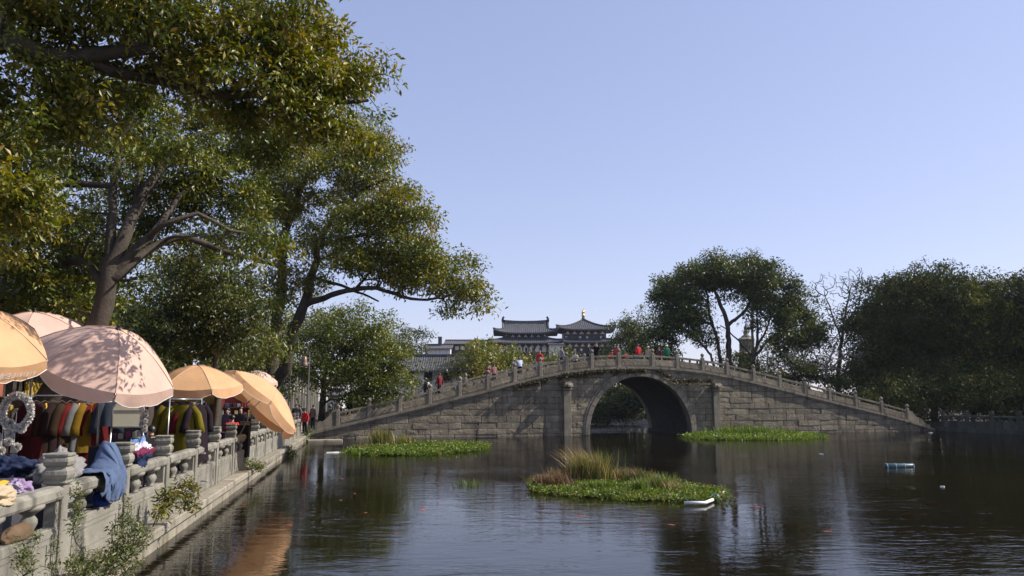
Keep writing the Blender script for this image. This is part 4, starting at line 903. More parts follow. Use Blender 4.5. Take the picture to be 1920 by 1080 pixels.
for i in range(7):
    x = x0 + (x1_ - x0) * (i + .5) / 7; aw.add([(x - .06, D - .01, za + .46), (x, D - .01, za + .54), (x + .06, D - .01, za + .46), (x - .06, D - .9, za), (x, D - .92, za + .08), (x + .06, D - .9, za)], [(0, 1, 4, 3), (1, 2, 5, 4), (3, 4, 5)])
aw.build('porch_roof', M['roof'], wh)
ac = MB().box((at(791, 716, D)[0], D - 0.18, at(0, 716, D)[2]), (0.7, 0.3, 0.5), bev=.03).build('air_conditioner', M['white'], wh)
MB().lathe([(0.19, -0.02), (0.19, 0.02), (0.0, 0.025)], 14, (at(791, 716, D)[0] - .08, D - 0.335, at(0, 716, D)[2]), M=Matrix.Rotation(math.pi / 2, 3, 'X')).build('fan_grille', M['black'], ac)
MB().tube([(at(783, 700, D)[0], D - .06, ze - .1), (at(783, 700, D)[0], D - .06, 0.5)], 0.05, 6).build('drain_pipe', M['white'], wh)
# shops beyond the bridge foot and shops behind the stalls: facades run beside the quay
def shop_row(label, y0, y1_, off, depth, he, hr, bays, seed, sign=None, wall='plaster'):
    rs = random.Random(seed); P = qpt(y0, -off, 0); L = (y1_ - y0) / QD.y
    root = empty('shop_row', (P.x, P.y, 0), QA, label, 'shops')      # local x runs along the quay, +y away from the water
    gable_house(root, 0, L, 0, depth, 0.4, he, hr, over=0.9, wall=wall, rib=0.3)
    bw = L / bays
    for i in range(bays):
        x = bw * (i + .5)
        MB().box((x, 0.0, 1.75), (bw * .74, 0.06, 2.4)).build('dark_opening_panel', M['black'], root)  # solid black panel stands in for the unlit shop interior
        for s in (-1, 1): MB().box((x + s * bw * .45, -0.10, (he + .4) / 2), (0.2, 0.2, he - .45), bev=.02).build('column', M['darkwood'] if wall != 'plaster' else M['quay'], root)
        MB().box((x, -0.06, 3.12), (bw * .74, 0.1, 0.28), bev=.02).build('lintel', M['darkwood'], root)
        if sign: MB().box((x, -0.09, 2.72), (bw * .62, 0.06, 0.5), bev=.01).build('sign_board', cloth(sign[i % len(sign)]), root)
        window(root, x, 0, (3.6 + he) / 2 + .05, bw * .4, (he - 3.6) * .55)
    return root
shop_row('grey and white row of shops beyond the left foot of the bridge', 66, 112, 2.6, 6, 5.4, 7.2, 12, 5, wall='plaster')
shop_row('tile roofed shops behind the parasol stalls with yellow sign boards', 12, 47, 6.4, 6, 5.2, 7.4, 9, 6, sign=[(0.45, 0.30, 0.06), (0.5, 0.42, 0.25), (0.30, 0.10, 0.06)], wall='darkwood')
# small walled gatehouse with pale panel beyond the bridge foot
gate = empty('gate_lodge', (0, 0, 0), 0, 'small pale lodge with barred front behind the rounded green tree', 'building')
Dg = 78; gable_house(gate, at(616, 700, Dg)[0], at(640, 700, Dg)[0], Dg, Dg + 2.5, 0.4, at(0, 742, Dg)[2], at(0, 736, Dg)[2], over=.3, rib=.25)
for i in range(6): MB().box((at(617 + i * 4.3, 700, Dg)[0], Dg - .05, 1.5), (0.08, 0.08, 1.6)).build('bar', M['darkwood'], gate)
# far stone pagoda
pg = empty('stone_pagoda', tuple(at(1404, 754, 118))[:2] + (0,), 0, 'grey stone pagoda half hidden behind the domed camphor', 'pagoda')
z = 0.4; r = 1.75
for i in range(5):
    hz = 2.0 - i * 0.08
    MB().lathe([(r, 0), (r, hz)], 8, (0, 0, z), sm=False).build('storey', M['bridge_trim'], pg)
    MB().lathe([(r, 0), (r * 1.22, 0.12), (r * 1.25, 0.25), (r * .9, 0.5)], 8, (0, 0, z + hz), sm=False).build('eave', M['bridge_trim'], pg)
    for q in range(8): MB().box((math.cos((q + .5) * math.pi / 4) * r * .915, math.sin((q + .5) * math.pi / 4) * r * .915, z + hz * .5), (0.1, 0.5, hz * .5), rz=(q + .5) * math.pi / 4).build('niche', M['mortar'], pg)
    z += hz + 0.42; r *= 0.88
MB().lathe([(0.7, 0), (0.75, .25), (.35, .5), (.45, .9), (.25, 1.2), (.3, 1.5), (.1, 1.9), (0, 2.6)], 10, (0, 0, z)).build('spire', M['bridge_trim'], pg)
# ------------------------------------------------------------------ parasols
PK = plain('pink parasol cotton', (0.80, 0.56, 0.45), 0.8, 0.09, 2.2, bump=0.35, bscale=9, spec=0.2, trans=0.28)
OR = plain('orange parasol cotton', (0.80, 0.48, 0.26), 0.8, 0.10, 2.2, bump=0.35, bscale=9, spec=0.2, trans=0.30)
SEAM = plain('faded seam tape', (0.62, 0.40, 0.28), 0.8, 0.1, 9)
EDGE = plain('white hem tape', (0.80, 0.74, 0.66), 0.7, 0.05, 9)
INK = plain('white print', (0.82, 0.76, 0.68), 0.7, 0.05, 9)
def basis(axis, spin):
    z = V(axis).normalized(); x = V((1, 0, 0)); x = (x - z * x.dot(z)).normalized(); y = z.cross(x)
    Mx = Matrix((x, y, z)).transposed(); return Mx @ Matrix.Rotation(spin, 3, 'Z')
def parasol(label, rim, axis, R, H, mats, spin=0.0, n=6, val=0.23, foot=None, text=None, seed=1):
    """domed canopy of n gores on ribs with a scalloped valance, all about a tilted pole"""
    rs = random.Random(seed); B = basis(axis, spin); rim = V(rim); top = rim + B @ V((0, 0, H))
    ft = V(foot) if foot is not None else V((rim.x, rim.y, GZ + .05))
    root = empty('market_parasol', tuple(ft), 0, label, 'parasol', 'parasols over the stalls')
    W = lambda p: (rim + B @ V(p)) - ft
    rr = [0.03, 0.2, 0.4, 0.6, 0.8, 1.0]; zz = lambda q: H * (1 - q ** 1.75)
    sub = 10
    for gset in range(2):
        mb = MB()
        for i in range(n):
            if i % 2 != gset and mats[0] is not mats[1]: continue
            if mats[0] is mats[1] and gset: continue
            vs = []
            for q in rr:
                for j in range(sub + 1):
                    a = 2 * math.pi * (i + j / sub) / n; f = j / sub
                    flat = math.cos(math.pi / n) / math.cos(2 * math.pi * (f - .5) / n)      # straight between ribs
                    r = R * q * (flat * .6 + .4); sag = -0.035 * R * q * math.sin(math.pi * f) + .006 * q * math.sin(f * 23 + i * 2.1) * math.sin(q * 9 + i)
                    vs.append(W((r * math.cos(a), r * math.sin(a), zz(q) + sag)))
            mb.add(vs, [(k * (sub + 1) + j, k * (sub + 1) + j + 1, (k + 1) * (sub + 1) + j + 1, (k + 1) * (sub + 1) + j) for k in range(5) for j in range(sub)], sm=True)
        if mb.v: mb.build('canopy', mats[gset], root)
    for i in range(n):                                                     # one valance flap per gore with a white hem
        vs = []; hem = []; S2 = 8
        for j in range(S2 + 1):
            a = 2 * math.pi * (i + 0.015 + 0.97 * j / S2) / n; f = j / S2
            flat = math.cos(math.pi / n) / math.cos(2 * math.pi * (f - .5) / n); r = R * (flat * .6 + .4)
            sag = -0.035 * R * math.sin(math.pi * f); dp = val * (0.55 + 0.45 * min(1, 3.6 * min(f, 1 - f)) ** .7) + .012 * math.sin(f * 9 + i) + rs.uniform(-.01, .01)
            o = 0.02 + rs.uniform(-.015, .03)
            vs += [W((r * math.cos(a), r * math.sin(a), sag + .002)), W(((r + o * .6) * math.cos(a), (r + o * .6) * math.sin(a), sag - dp * .5)), W(((r + o) * math.cos(a), (r + o) * math.sin(a), sag - dp))]
            hem.append(vs[-1])
        fl = MB().add(vs, [(j * 3 + b, j * 3 + b + 1, j * 3 + 4 + b, j * 3 + 3 + b) for j in range(S2) for b in (0, 1)], sm=True).build('valance', mats[i % 2] if mats[0] is not mats[1] else mats[0], root)
        MB().tube(hem, 0.006, 4).build('hem', EDGE, fl)
        if text and i == text[1]:
            cu = bpy.data.curves.new('print', 'FONT'); cu.body = text[0]; cu.size = val * .46; cu.align_x = 'CENTER'; cu.align_y = 'CENTER'; cu.extrude = 0.0008
            to = bpy.data.objects.new('print', cu); S.collection.objects.link(to); bpy.context.view_layer.update()
            me = bpy.data.meshes.new_from_object(to.evaluated_get(bpy.context.evaluated_depsgraph_get())); bpy.data.objects.remove(to)
            w = max(abs(v.co.x) for v in me.vertices) * 2; half = R * math.sin(math.pi / n) * .92; sc = min(1.0, 1.75 * half / w); am = 2 * math.pi * (i + .5) / n
            rr_ = R * (math.cos(math.pi / n) * .6 + .4) + 0.035; tx = V((-math.sin(am), math.cos(am), 0)); nrm = V((math.cos(am), math.sin(am), 0))
            for v in me.vertices:
                p = nrm * (rr_ + v.co.z) + tx * (v.co.x * sc) + V((0, 0, v.co.y * sc - val * .52 - 0.035 * R * math.cos(v.co.x * sc / half * 1.3)))
                v.co = W(p)
            me.materials.clear(); me.materials.append(INK); link(bpy.data.objects.new('print', me), fl)
        a = 2 * math.pi * i / n
        rib = MB().tube([W((R * q * math.cos(a), R * q * math.sin(a), zz(q) - 0.025)) for q in rr], 0.006, 4)
        rib.tube([W((R * .55 * math.cos(a), R * .55 * math.sin(a), zz(.55) - .03)), W((0, 0, H * .15))], 0.005, 4)
        rib.tube([W((R * 1.0 * math.cos(a), R * 1.0 * math.sin(a), 0)), W((R * 1.02 * math.cos(a), R * 1.02 * math.sin(a), -.10))], 0.006, 4)
        rib.build('rib', M['steel'], root)
    for i in range(n):
        a = 2 * math.pi * i / n; MB().tube([W((R * q * math.cos(a), R * q * math.sin(a), zz(q) + .004)) for q in rr], 0.007, 4).build('seam', SEAM, root)
    MB().tube([ft - ft, W((0, 0, -0.25)), W((0, 0, H + .02))], 0.02, 8).build('pole', M['steel'], root)
    MB().lathe([(0.045, 0), (0.05, .02), (.03, .035), (.022, .06), (.028, .075), (0, .095)], 8, tuple(W((0, 0, H - .01))), M=B).build('top_cap', M['black'], root)
    MB().lathe([(0.24, 0), (0.26, .04), (.20, .10), (.05, .12), (.04, .3)], 12, (0, 0, 0)).build('base', M['black'], root)
    return root
PA = [
 ('orange parasol at the frame edge with phone number printed on its valance', at(-50, 622, 11.3), (0.46, -0.24, 0.86), 1.02, 0.36, (OR, OR), -0.84, ('电话:3191919', 0), 1),
 ('pale pink parasol behind the large tree shadowed one', at(64, 640, 16.4), (0.06, -0.20, 0.97), 1.45, 0.60, (PK, PK), -1.2, None, 2),
 ('large pink parasol tilted to the water, dappled with branch shadows', at(198, 682, 14.0), (0.38, -0.25, 0.89), 1.20, 0.66, (PK, PK), -0.96, None, 3),
 ('upright orange parasol right of the large pink one', at(370, 718, 21.0), (0.05, -0.16, 0.98), 1.12, 0.46, (OR, OR), -0.90, None, 4),
 ('orange parasol leaning steeply over the balustrade on a pale pole', at(488, 752, 25.0), (0.60, 0.34, 0.72), 1.50, 0.60, (OR, OR), -0.9, None, 5),
 ('small pale pink parasol peeping out behind the steeply leaning one', at(482, 712, 34.0), (0.1, -0.12, 0.97), 0.85, 0.40, (PK, PK), -1.0, None, 6)]
feet = [None, None, at(190, 754, 14.4), None, qpt(24.6, -0.75, 0), None]
for (lab, rim, ax, R, H, mt, spin, tx, sd), ft in zip(PA, feet):
    parasol(lab, rim, ax, R, H, mt, spin, text=tx, seed=sd, foot=None if ft is None else (ft[0], ft[1], GZ + .05))
# ------------------------------------------------------------------ people
def person(label, loc, yaw, top, bottom, h=1.66, pose='stand', hair='short', hat=None, group='people', bulk=1.0, skirt=False, bag=None, haircol=None):
    """one continuous skinned figure; feet at loc, facing local +y turned by yaw degrees"""
    J = {'pelvis': (0, 0, .525), 'waist': (0, 0, .61), 'chest': (0, .005, .725), 'neck0': (0, 0, .815), 'neck': (0, .008, .855), 'head': (0, .018, .905), 'crown': (0, .008, .955), 'nose': (0, .068, .902)}
    for s, n in ((1, 'r'), (-1, 'l')):
        J.update({'sh' + n: (s * .105, 0, .795), 'el' + n: (s * .135, -.02, .63), 'wr' + n: (s * .145, .035, .49), 'ha' + n: (s * .145, .055, .445), 'fi' + n: (s * .142, .07, .40), 'th' + n: (s * .125, .085, .44),
                  'hi' + n: (s * .055, 0, .50), 'kn' + n: (s * .06, .012, .285), 'an' + n: (s * .06, -.005, .055), 'to' + n: (s * .066, .085, .022)})
    def arm(n, s, el, wr, ha):
        J['el' + n], J['wr' + n], J['ha' + n] = el, wr, ha
        d = V(ha) - V(wr); J['fi' + n] = tuple(V(ha) + d.normalized() * .045); J['th' + n] = tuple(V(ha) + V((-s * .025, .012, .012)))
    if pose == 'walk':
        J['knr'] = (.06, .07, .29); J['anr'] = (.06, .09, .06); J['tor'] = (.066, .175, .03); J['knl'] = (-.06, -.015, .285); J['anl'] = (-.06, -.115, .075); J['tol'] = (-.066, -.05, .022)
        arm('l', -1, (-.135, .03, .64), (-.13, .12, .52), (-.128, .145, .475)); arm('r', 1, (.14, -.06, .64), (.15, -.05, .50), (.15, -.04, .455))
    if pose in ('lean', 'phone', 'hold'):
        if pose == 'lean':
            for k, dy in (('waist', .03), ('chest', .085), ('neck0', .13), ('neck', .145), ('head', .165), ('crown', .165), ('nose', .215), ('shr', .115), ('shl', .115)):
                J[k] = (J[k][0], dy + (0 if k == 'nose' else 0), J[k][2] - dy * .35)
            arm('r', 1, (.16, .16, .62), (.12, .27, .585), (.09, .30, .58)); arm('l', -1, (-.16, .16, .62), (-.12, .27, .585), (-.09, .30, .58))
        else:
            z = .86 if pose == 'phone' else .68
            arm('r', 1, (.15, .09, z - .16), (.07, .17, z - .02), (.04, .185, z + .01)); arm('l', -1, (-.15, .09, z - .16), (-.07, .17, z - .02), (-.04, .185, z + .01))
    if pose == 'sit':
        dz = .52 - .29
        for k in list(J):
            if k[:2] not in ('kn', 'an', 'to'): J[k] = (J[k][0], J[k][1], J[k][2] - dz)
        for s, n in ((1, 'r'), (-1, 'l')):
            J['kn' + n] = (s * .08, .20, .285); J['an' + n] = (s * .075, .20, .06); J['to' + n] = (s * .08, .29, .022)
            arm(n, s, (s * .145, .05, .63 - dz), (s * .09, .15, .56 - dz), (s * .06, .175, .555 - dz))
    R = {'pelvis': .082, 'waist': .076 * bulk, 'chest': .088 * bulk, 'neck0': .05, 'neck': .031, 'head': .056, 'crown': .047, 'nose': .011}
    for n in 'rl': R.update({'sh' + n: .046 * bulk, 'el' + n: .033 * bulk, 'wr' + n: .021 * (1 + (bulk - 1) * .5), 'ha' + n: .021, 'fi' + n: .012, 'th' + n: .009, 'hi' + n: .062, 'kn' + n: .042, 'an' + n: .029, 'to' + n: .024})
    E_ = [('pelvis', 'waist', 0), ('waist', 'chest', 0), ('chest', 'neck0', 0), ('neck0', 'neck', 2), ('neck', 'head', 2), ('head', 'crown', 2), ('head', 'nose', 2)]
    for n in 'rl': E_ += [('chest', 'sh' + n, 0), ('sh' + n, 'el' + n, 0), ('el' + n, 'wr' + n, 0), ('wr' + n, 'ha' + n, 2), ('ha' + n, 'fi' + n, 2), ('ha' + n, 'th' + n, 2), ('pelvis', 'hi' + n, 1), ('hi' + n, 'kn' + n, 1), ('kn' + n, 'an' + n, 1), ('an' + n, 'to' + n, 3)]
    names = list(J); me = bpy.data.meshes.new('body'); me.from_pydata([V(J[k]) * h for k in names], [(names.index(a), names.index(b)) for a, b, _ in E_], [])
    ob = bpy.data.objects.new('body', me); S.collection.objects.link(ob)
    sk = ob.modifiers.new('skin', 'SKIN'); sk.use_smooth_shade = True
    for i, k in enumerate(names):
        sv = me.skin_vertices[0].data[i]; f = 1.0
        sv.radius = (R[k] * h * (1.22 if k in ('pelvis', 'waist', 'chest') else 1), R[k] * h * (0.86 if k in ('pelvis', 'waist', 'chest') else 1)); sv.use_root = k == 'pelvis'
    ob.modifiers.new('sub', 'SUBSURF').levels = 2
    bpy.context.view_layer.update()
    m2 = bpy.data.meshes.new_from_object(ob.evaluated_get(bpy.context.evaluated_depsgraph_get())); bpy.data.objects.remove(ob)
    for m_ in (cloth(top), cloth(bottom), M['skin'], M['black']): m2.materials.append(m_)
    A_ = np.array([J[a] for a, b, t in E_]) * h; B_ = np.array([J[b] for a, b, t in E_]) * h; T_ = [t for a, b, t in E_]
    BA = B_ - A_; L2 = (BA ** 2).sum(1)
    for p in m2.polygons:
        c = np.array(p.center); t = np.clip(((c - A_) * BA).sum(1) / L2, 0, 1); d = np.linalg.norm(c - (A_ + BA * t[:, None]), axis=1)
        k = T_[int(d.argmin())]
        if k == 1 and c[2] > .50 * h and pose != 'sit': k = 0
        if k == 2 and c[2] > .6 * h and c[2] < J['neck'][2] * h - .01 and pose not in ('phone', 'hold', 'lean'): k = 0
        p.material_index = k; p.use_smooth = True
    root = empty('person', tuple(loc), math.radians(yaw), label, 'person', group)
    link(bpy.data.objects.new('body', m2), root)
    hc = V(J['head']) * h; hm = MB(); r = .066 * h; rows = 7; cols_ = 12; vs = []
    for i in range(rows + 1):
        ph = math.pi * .5 - (math.pi * .62) * i / rows
        for j in range(cols_):
            a = 2 * math.pi * j / cols_; back = -math.sin(a)                     # hair reaches lower at the back than over the brow
            p2 = max(ph, (0.42 if back < -.2 else (0.05 if abs(back) <= .2 else -.75)))
            q = r * (1.0 + .05 * math.sin(5 * a))
            vs.append((hc.x + q * math.cos(p2) * math.cos(a) * .92, hc.y - .006 * h + q * math.cos(p2) * math.sin(a) * 1.03, hc.z + .022 * h + q * math.sin(p2) * 1.02))
    hm.add(vs, [(i * cols_ + j, i * cols_ + (j + 1) % cols_, (i + 1) * cols_ + (j + 1) % cols_, (i + 1) * cols_ + j) for i in range(rows) for j in range(cols_)], sm=True)
    if hair == 'tail': hm.tube([(hc.x, hc.y - .06 * h, hc.z + .02 * h), (hc.x, hc.y - .10 * h, hc.z - .01 * h), (hc.x, hc.y - .09 * h, hc.z - .09 * h)], [.02 * h, .022 * h, .008 * h], 7)
    if hair == 'long': hm.tube([(hc.x, hc.y - .03 * h, hc.z + .01 * h), (hc.x, hc.y - .045 * h, hc.z - .06 * h), (hc.x, hc.y - .05 * h, hc.z - .13 * h)], [.055 * h, .052 * h, .03 * h], 9)
    hm.build('hair', cloth(haircol) if haircol else M['hair'], root)
    if hat: MB().lathe([(.105 * h, 0), (.105 * h, .008), (.066 * h, .012), (.062 * h, .05 * h), (.03 * h, .066 * h), (0, .068 * h)], 14, (hc.x, hc.y - .005 * h, hc.z + .03 * h)).build('hat', cloth(hat), root)
    if skirt:
        cz = J['pelvis'][2] * h
        MB().lathe([(.105 * h, .05 * h), (.115 * h, -.02 * h), (.125 * h, -.14 * h)], 16, (0, 0, cz), mod=lambda a, i: 1 + .05 * math.cos(7 * a) * (i > 0)).build('coat_hem', cloth(top), root)
    if bag:
        c = V(J['chest']) * h + V((0, -.125 * h, -.02 * h)); MB().box(tuple(c), (.18 * h, .09 * h, .22 * h), bev=.03 * h).build('backpack', cloth(bag), root)
    return root
NAVY = (.012, .014, .025); BLACK = (.012, .011, .012); RED = (.52, .025, .03); DRED = (.16, .02, .025); PALE = (.50, .56, .70); GREY = (.24, .25, .27); GREENC = (.02, .16, .08); JEAN = (.05, .07, .13); TAN = (.36, .29, .21)
def on_bridge(px, v): 
    u = on_face(px, 720, v)[0]; return bpt(u, v, zc(u) + 0.20)
BP = [  # pixel column, metres behind the near face, facing, then looks
 (657, 3.2, -60, NAVY, BLACK, dict(h=1.72, pose='walk', skirt=True), 'person in a long dark coat lowest on the left ramp of the bridge'),
 (727, 2.6, 75, NAVY, BLACK, dict(h=1.70, pose='walk', bulk=1.15), 'person in dark navy jacket, front one of the pair on the left ramp'),
 (740, 3.2, 75, BLACK, GREY, dict(h=1.62, pose='walk', hair='long'), 'long haired person in black, rear one of the pair on the left ramp'),
 (798, 2.2, 80, BLACK, BLACK, dict(h=1.62, pose='walk', bag=(.55, .53, .48), hair='tail'), 'person in black with a pale backpack going down the bridge'),
 (824, 2.2, 60, DRED, BLACK, dict(h=1.76, pose='walk', bulk=1.2), 'person in a dark red jacket behind the one with the pale backpack'),
 (915, 1.4, 150, DRED, BLACK, dict(h=1.52, pose='hold'), 'person in dark red checks holding something, halfway up the left ramp'),
 (926, 1.9, 200, (.40, .20, .18), BLACK, dict(h=1.45, hair='long'), 'smaller person in patterned red at the parapet, halfway up the left ramp'),
 (975, 0.85, 15, PALE, BLACK, dict(h=1.62, pose='lean', hair='tail', bulk=1.1), 'person in a pale blue jacket leaning, back turned, on the parapet'),
 (1012, 1.6, -30, RED, GREY, dict(h=1.68, bulk=1.2, haircol=(.20, .18, .16)), 'grey haired person in a bright red jacket on the upper left of the bridge'),
 (1053, 1.0, -70, GREY, NAVY, dict(h=1.66, pose='hold'), 'person in a grey top holding the parapet, facing the crown of the bridge'),
 (1079, 0.9, 170, (.55, .53, .50), BLACK, dict(h=1.5, pose='sit'), 'small person in white sitting low behind the parapet'),
 (1103, 1.8, -60, (.05, .055, .065), BLACK, dict(h=1.70), 'person in a dark grey coat left of the one taking a photo'),
 (1119, 1.2, 175, BLACK, BLACK, dict(h=1.72, pose='phone', bulk=1.15), 'person in black holding a camera up to the face near the crown'),
 (1154, 1.4, -60, RED, BLACK, dict(h=1.62, pose='lean', hair='long'), 'person in red bending over the parapet near the crown of the bridge'),
 (1169, 2.0, 160, GREENC, BLACK, dict(h=1.42), 'short person in green beside the bending one in red'),
 (1198, 1.1, 30, RED, JEAN, dict(h=1.60, bulk=1.2), 'person in a puffy red jacket at the crown of the bridge'),
 (1217, 2.2, 150, TAN, BLACK, dict(h=1.55, hat=(.5, .42, .32)), 'person in tan with a straw hat right of the crown'),
 (1237, 2.6, 150, (.10, .04, .035), BLACK, dict(h=1.58), 'person in dark maroon between the straw hat and the green jacket'),
 (1252, 1.0, 10, GREENC, BLACK, dict(h=1.62, bulk=1.25, hat=(.62, .56, .46)), 'person in a green jacket and cream hat, last on the right of the crown')]
for px, v, yaw, tc, bc, kw, lab in BP: person(lab, on_bridge(px, v), yaw, tc, bc, group='people on the bridge', **kw)
for i, px in enumerate((1146, 1174)):
    p = on_bridge(px, 0.62); z = p[2] + 0.42
    bg_ = empty('shopping_bag', (p[0], p[1], z), 0.4 * i, ('red bag behind the parapet below the bending person in red', 'red bag behind the parapet below the short person in green')[i], 'bag')
    MB().box((0, 0, .17), (.34, .14, .34), bev=.03).build('bag_body', cloth(RED), bg_); MB().tube([(-.09, 0, .33), (-.07, 0, .5), (.07, 0, .5), (.09, 0, .33)], .012, 5).build('handle', cloth(RED), bg_)
QP = [(556, 50, -150, BLACK, BLACK, dict(h=1.68), 'person in black, leftmost of the group by the bell lamp'), (563, 49, 120, (.10, .09, .09), BLACK, dict(h=1.66, bulk=1.1), 'person in charcoal in the middle of the group by the bell lamp'),
      (573, 46, 160, RED, BLACK, dict(h=1.42, bulk=1.25), 'short person in red and dark hair in front of the bell lamp'), (588, 54, -20, (.14, .10, .09), BLACK, dict(h=1.64), 'person in brown walking past the bell lamp'),
      (640, 60, 100, BLACK, BLACK, dict(h=1.66), 'person in black beside the close set balustrade'), (380, 25, 150, (.05, .055, .06), BLACK, dict(h=1.62, pose='hold'), 'vendor in dark grey behind the slender tree under the upright orange parasol'),
      (437, 27, 20, RED, BLACK, dict(h=1.60, pose='sit', bulk=1.2), 'seated person in red under the steeply leaning parasol'), (452, 28.5, 190, BLACK, BLACK, dict(h=1.66), 'person in black standing by the seated one in red'),
      (428, 31, 170, (.10, .07, .12), BLACK, dict(h=1.6, hair='long'), 'long haired person in purple behind the stalls'), (288, 17.4, 60, BLACK, BLACK, dict(h=1.5, pose='sit', bulk=1.15), 'vendor in black sitting beside the white pompoms'),
      (410, 34, 20, GREY, BLACK, dict(h=1.68), 'shopper in grey at the far stalls')]
for px, dep, yaw, tc, bc, kw, lab in QP:
    p = at(px, 754, dep); person(lab, (p[0], p[1], GZ + .06 + (.16 if kw.get('pose') == 'sit' else 0)), yaw, tc, bc, group='people on the quay', **kw)
for px, dep, lab in ((437, 27, 'low stool under the seated person in red'), (288, 17.4, 'low stool under the vendor in black')):
    p = at(px, 754, dep); st = empty('stool', (p[0], p[1], GZ + .06), 0, lab, 'stool'); MB().box((0, 0, .40), (.36, .32, .05), bev=.02).build('seat', M['darkwood'], st)
    for a in (-1, 1):
        for b in (-1, 1): MB().tube([(a * .14, b * .12, .38), (a * .16, b * .14, 0)], .016, 6).build('leg', M['darkwood'], st)

# ------------------------------------------------------------------ stalls: racks, robes, pompoms, mirror, tables, cloths
def garment(label, loc, yaw, col, w=0.46, L=1.1, seed=0, sleeves=True, group='robes hanging at the stalls', trim=None):
    rs = random.Random(seed); root = empty('robe', tuple(loc), yaw, label, 'robe', group)
    mb = MB(); n = 22; rows = 9; vs = []
    for i in range(rows):
        t = i / (rows - 1); hw = w / 2 * (0.80 + 0.35 * t if t > .05 else 0.45); hd = 0.05 + .05 * t
        for j in range(n):
            a = 2 * math.pi * j / n; f = 1 + .10 * t * math.sin(6 * a + seed) + .05 * t * math.sin(11 * a + 2 * seed)
            vs.append((hw * math.cos(a) * f, hd * math.sin(a) * f * 1.2, -L * t - (.03 * abs(math.cos(a)) if i == 0 else 0)))
    mb.add(vs, [(i * n + j, i * n + (j + 1) % n, (i + 1) * n + (j + 1) % n, (i + 1) * n + j) for i in range(rows - 1) for j in range(n)], sm=True)
    if sleeves:
        for s in (-1, 1):
            x0 = s * w * .36; mb.tube([(x0, 0, -.05), (s * w * .56, .01, -.22), (s * w * .66, .03, -.48), (s * w * .68, .04, -.62)], [.07, .085, .09, .11], 10)
    mb.build('robe_cloth', cloth(col, trans=.12), root)
    if trim: MB().tube([(-.04, -.07, -.02), (0, -.085, -.3), (.01, -.10, -L * .98)], .02, 5).build('trim', cloth(trim), root)
    MB().tube([(-w * .34, 0, -.05), (0, 0, .03), (w * .34, 0, -.05)], .009, 5).tube([(0, 0, .03), (0, 0, .10), (.03, 0, .13)], .006, 5).build('hanger', M['darkwood'], root)
    return root
def rack(label, pa, pb, z):
    pa, pb = V(pa), V(pb); root = empty('clothes_rack', tuple(pa), 0, label, 'rack'); d = pb - pa
    MB().tube([(0, 0, z - pa.z), (d.x, d.y, z - pa.z)], .016, 8).build('rail', M['steel'], root)
    for q in (V((0, 0, 0)), d):
        MB().tube([(q.x, q.y, 0), (q.x, q.y, z - pa.z + .03)], .016, 8).build('upright', M['steel'], root)
        sd = d.normalized().cross(V((0, 0, 1))) * .3; MB().tube([tuple(q - sd + V((0, 0, .03))), tuple(q + sd + V((0, 0, .03)))], .018, 6).build('foot', M['steel'], root)
GF = GZ + .06
def P3(px, dep, z): p = at(px, 754, dep); return V((p[0], p[1], z))
zr1 = at(0, 742, 15.2)[2]
rack('steel clothes rack with red robes under the large pink parasol', P3(58, 14.9, GF), P3(192, 15.8, GF), zr1)
robes1 = [(68, (0.0360, 0.0029, 0.0036), 'dark red robe at the near end of the front rack'), (84, (0.0575, 0.0036, 0.0043), 'deep red robe second from the near end'), (100, (0.0198, 0.0108, 0.0064), 'dark brown robe in the middle of the front rack'), (116, (0.0162, 0.0079, 0.0072), 'blackish maroon robe beside the brown one'),  # robe colours on both racks are darkened to stand in for stall shade
          (132, (0.0324, 0.0180, 0.0072), 'olive brown robe on the front rack'), (148, (0.1079, 0.0054, 0.0054), 'bright red robe on the front rack'), (160, (0.1438, 0.1402, 0.1331), 'white patterned robe between red and yellow ones'), (172, (0.1654, 0.0971, 0.0054), 'yellow robe hanging at the front rack'), (184, (0.0863, 0.0043, 0.0043), 'red robe at the far end of the front rack')]
for i, (px, c, lab) in enumerate(robes1):
    d = 14.9 + (px - 58) / 150.0; p = P3(px, d, zr1 - .12); garment(lab, p, 1.15 + .12 * math.sin(i * 2.1), c, .50, 1.02 + .12 * math.sin(i * 1.7), i, trim=(.6, .4, .05) if i in (1, 5) else None)
zr2 = at(0, 757, 18)[2] + .1
rack('steel clothes rack with yellow robes under the upright orange parasol', P3(318, 17.8, GF), P3(378, 18.6, GF), zr2)
for i, (px, c, lab) in enumerate([(326, (0.1223, 0.0899, 0.0054), 'mustard yellow robe at the near end of the far rack'), (343, (0.1582, 0.1295, 0.0072), 'long lemon yellow robe facing the water on the far rack'), (357, (0.1007, 0.0054, 0.0072), 'crimson robe on the far rack'), (368, (0.0180, 0.0100, 0.0144), 'dark purple robe at the end of the far rack')]):
    if i == 3: px = 374
    garment(lab, P3(px, 18.2 + .25 * (i > 1), zr2 - .12), (.1, .15, 1.0, 1.2)[i], c, .58, 1.25, 20 + i)
garment('navy shirt hanging beside the arched mirror', P3(204, 15.6, at(0, 750, 15.6)[2]), .6, (.03, .04, .06), .30, .5, 31)
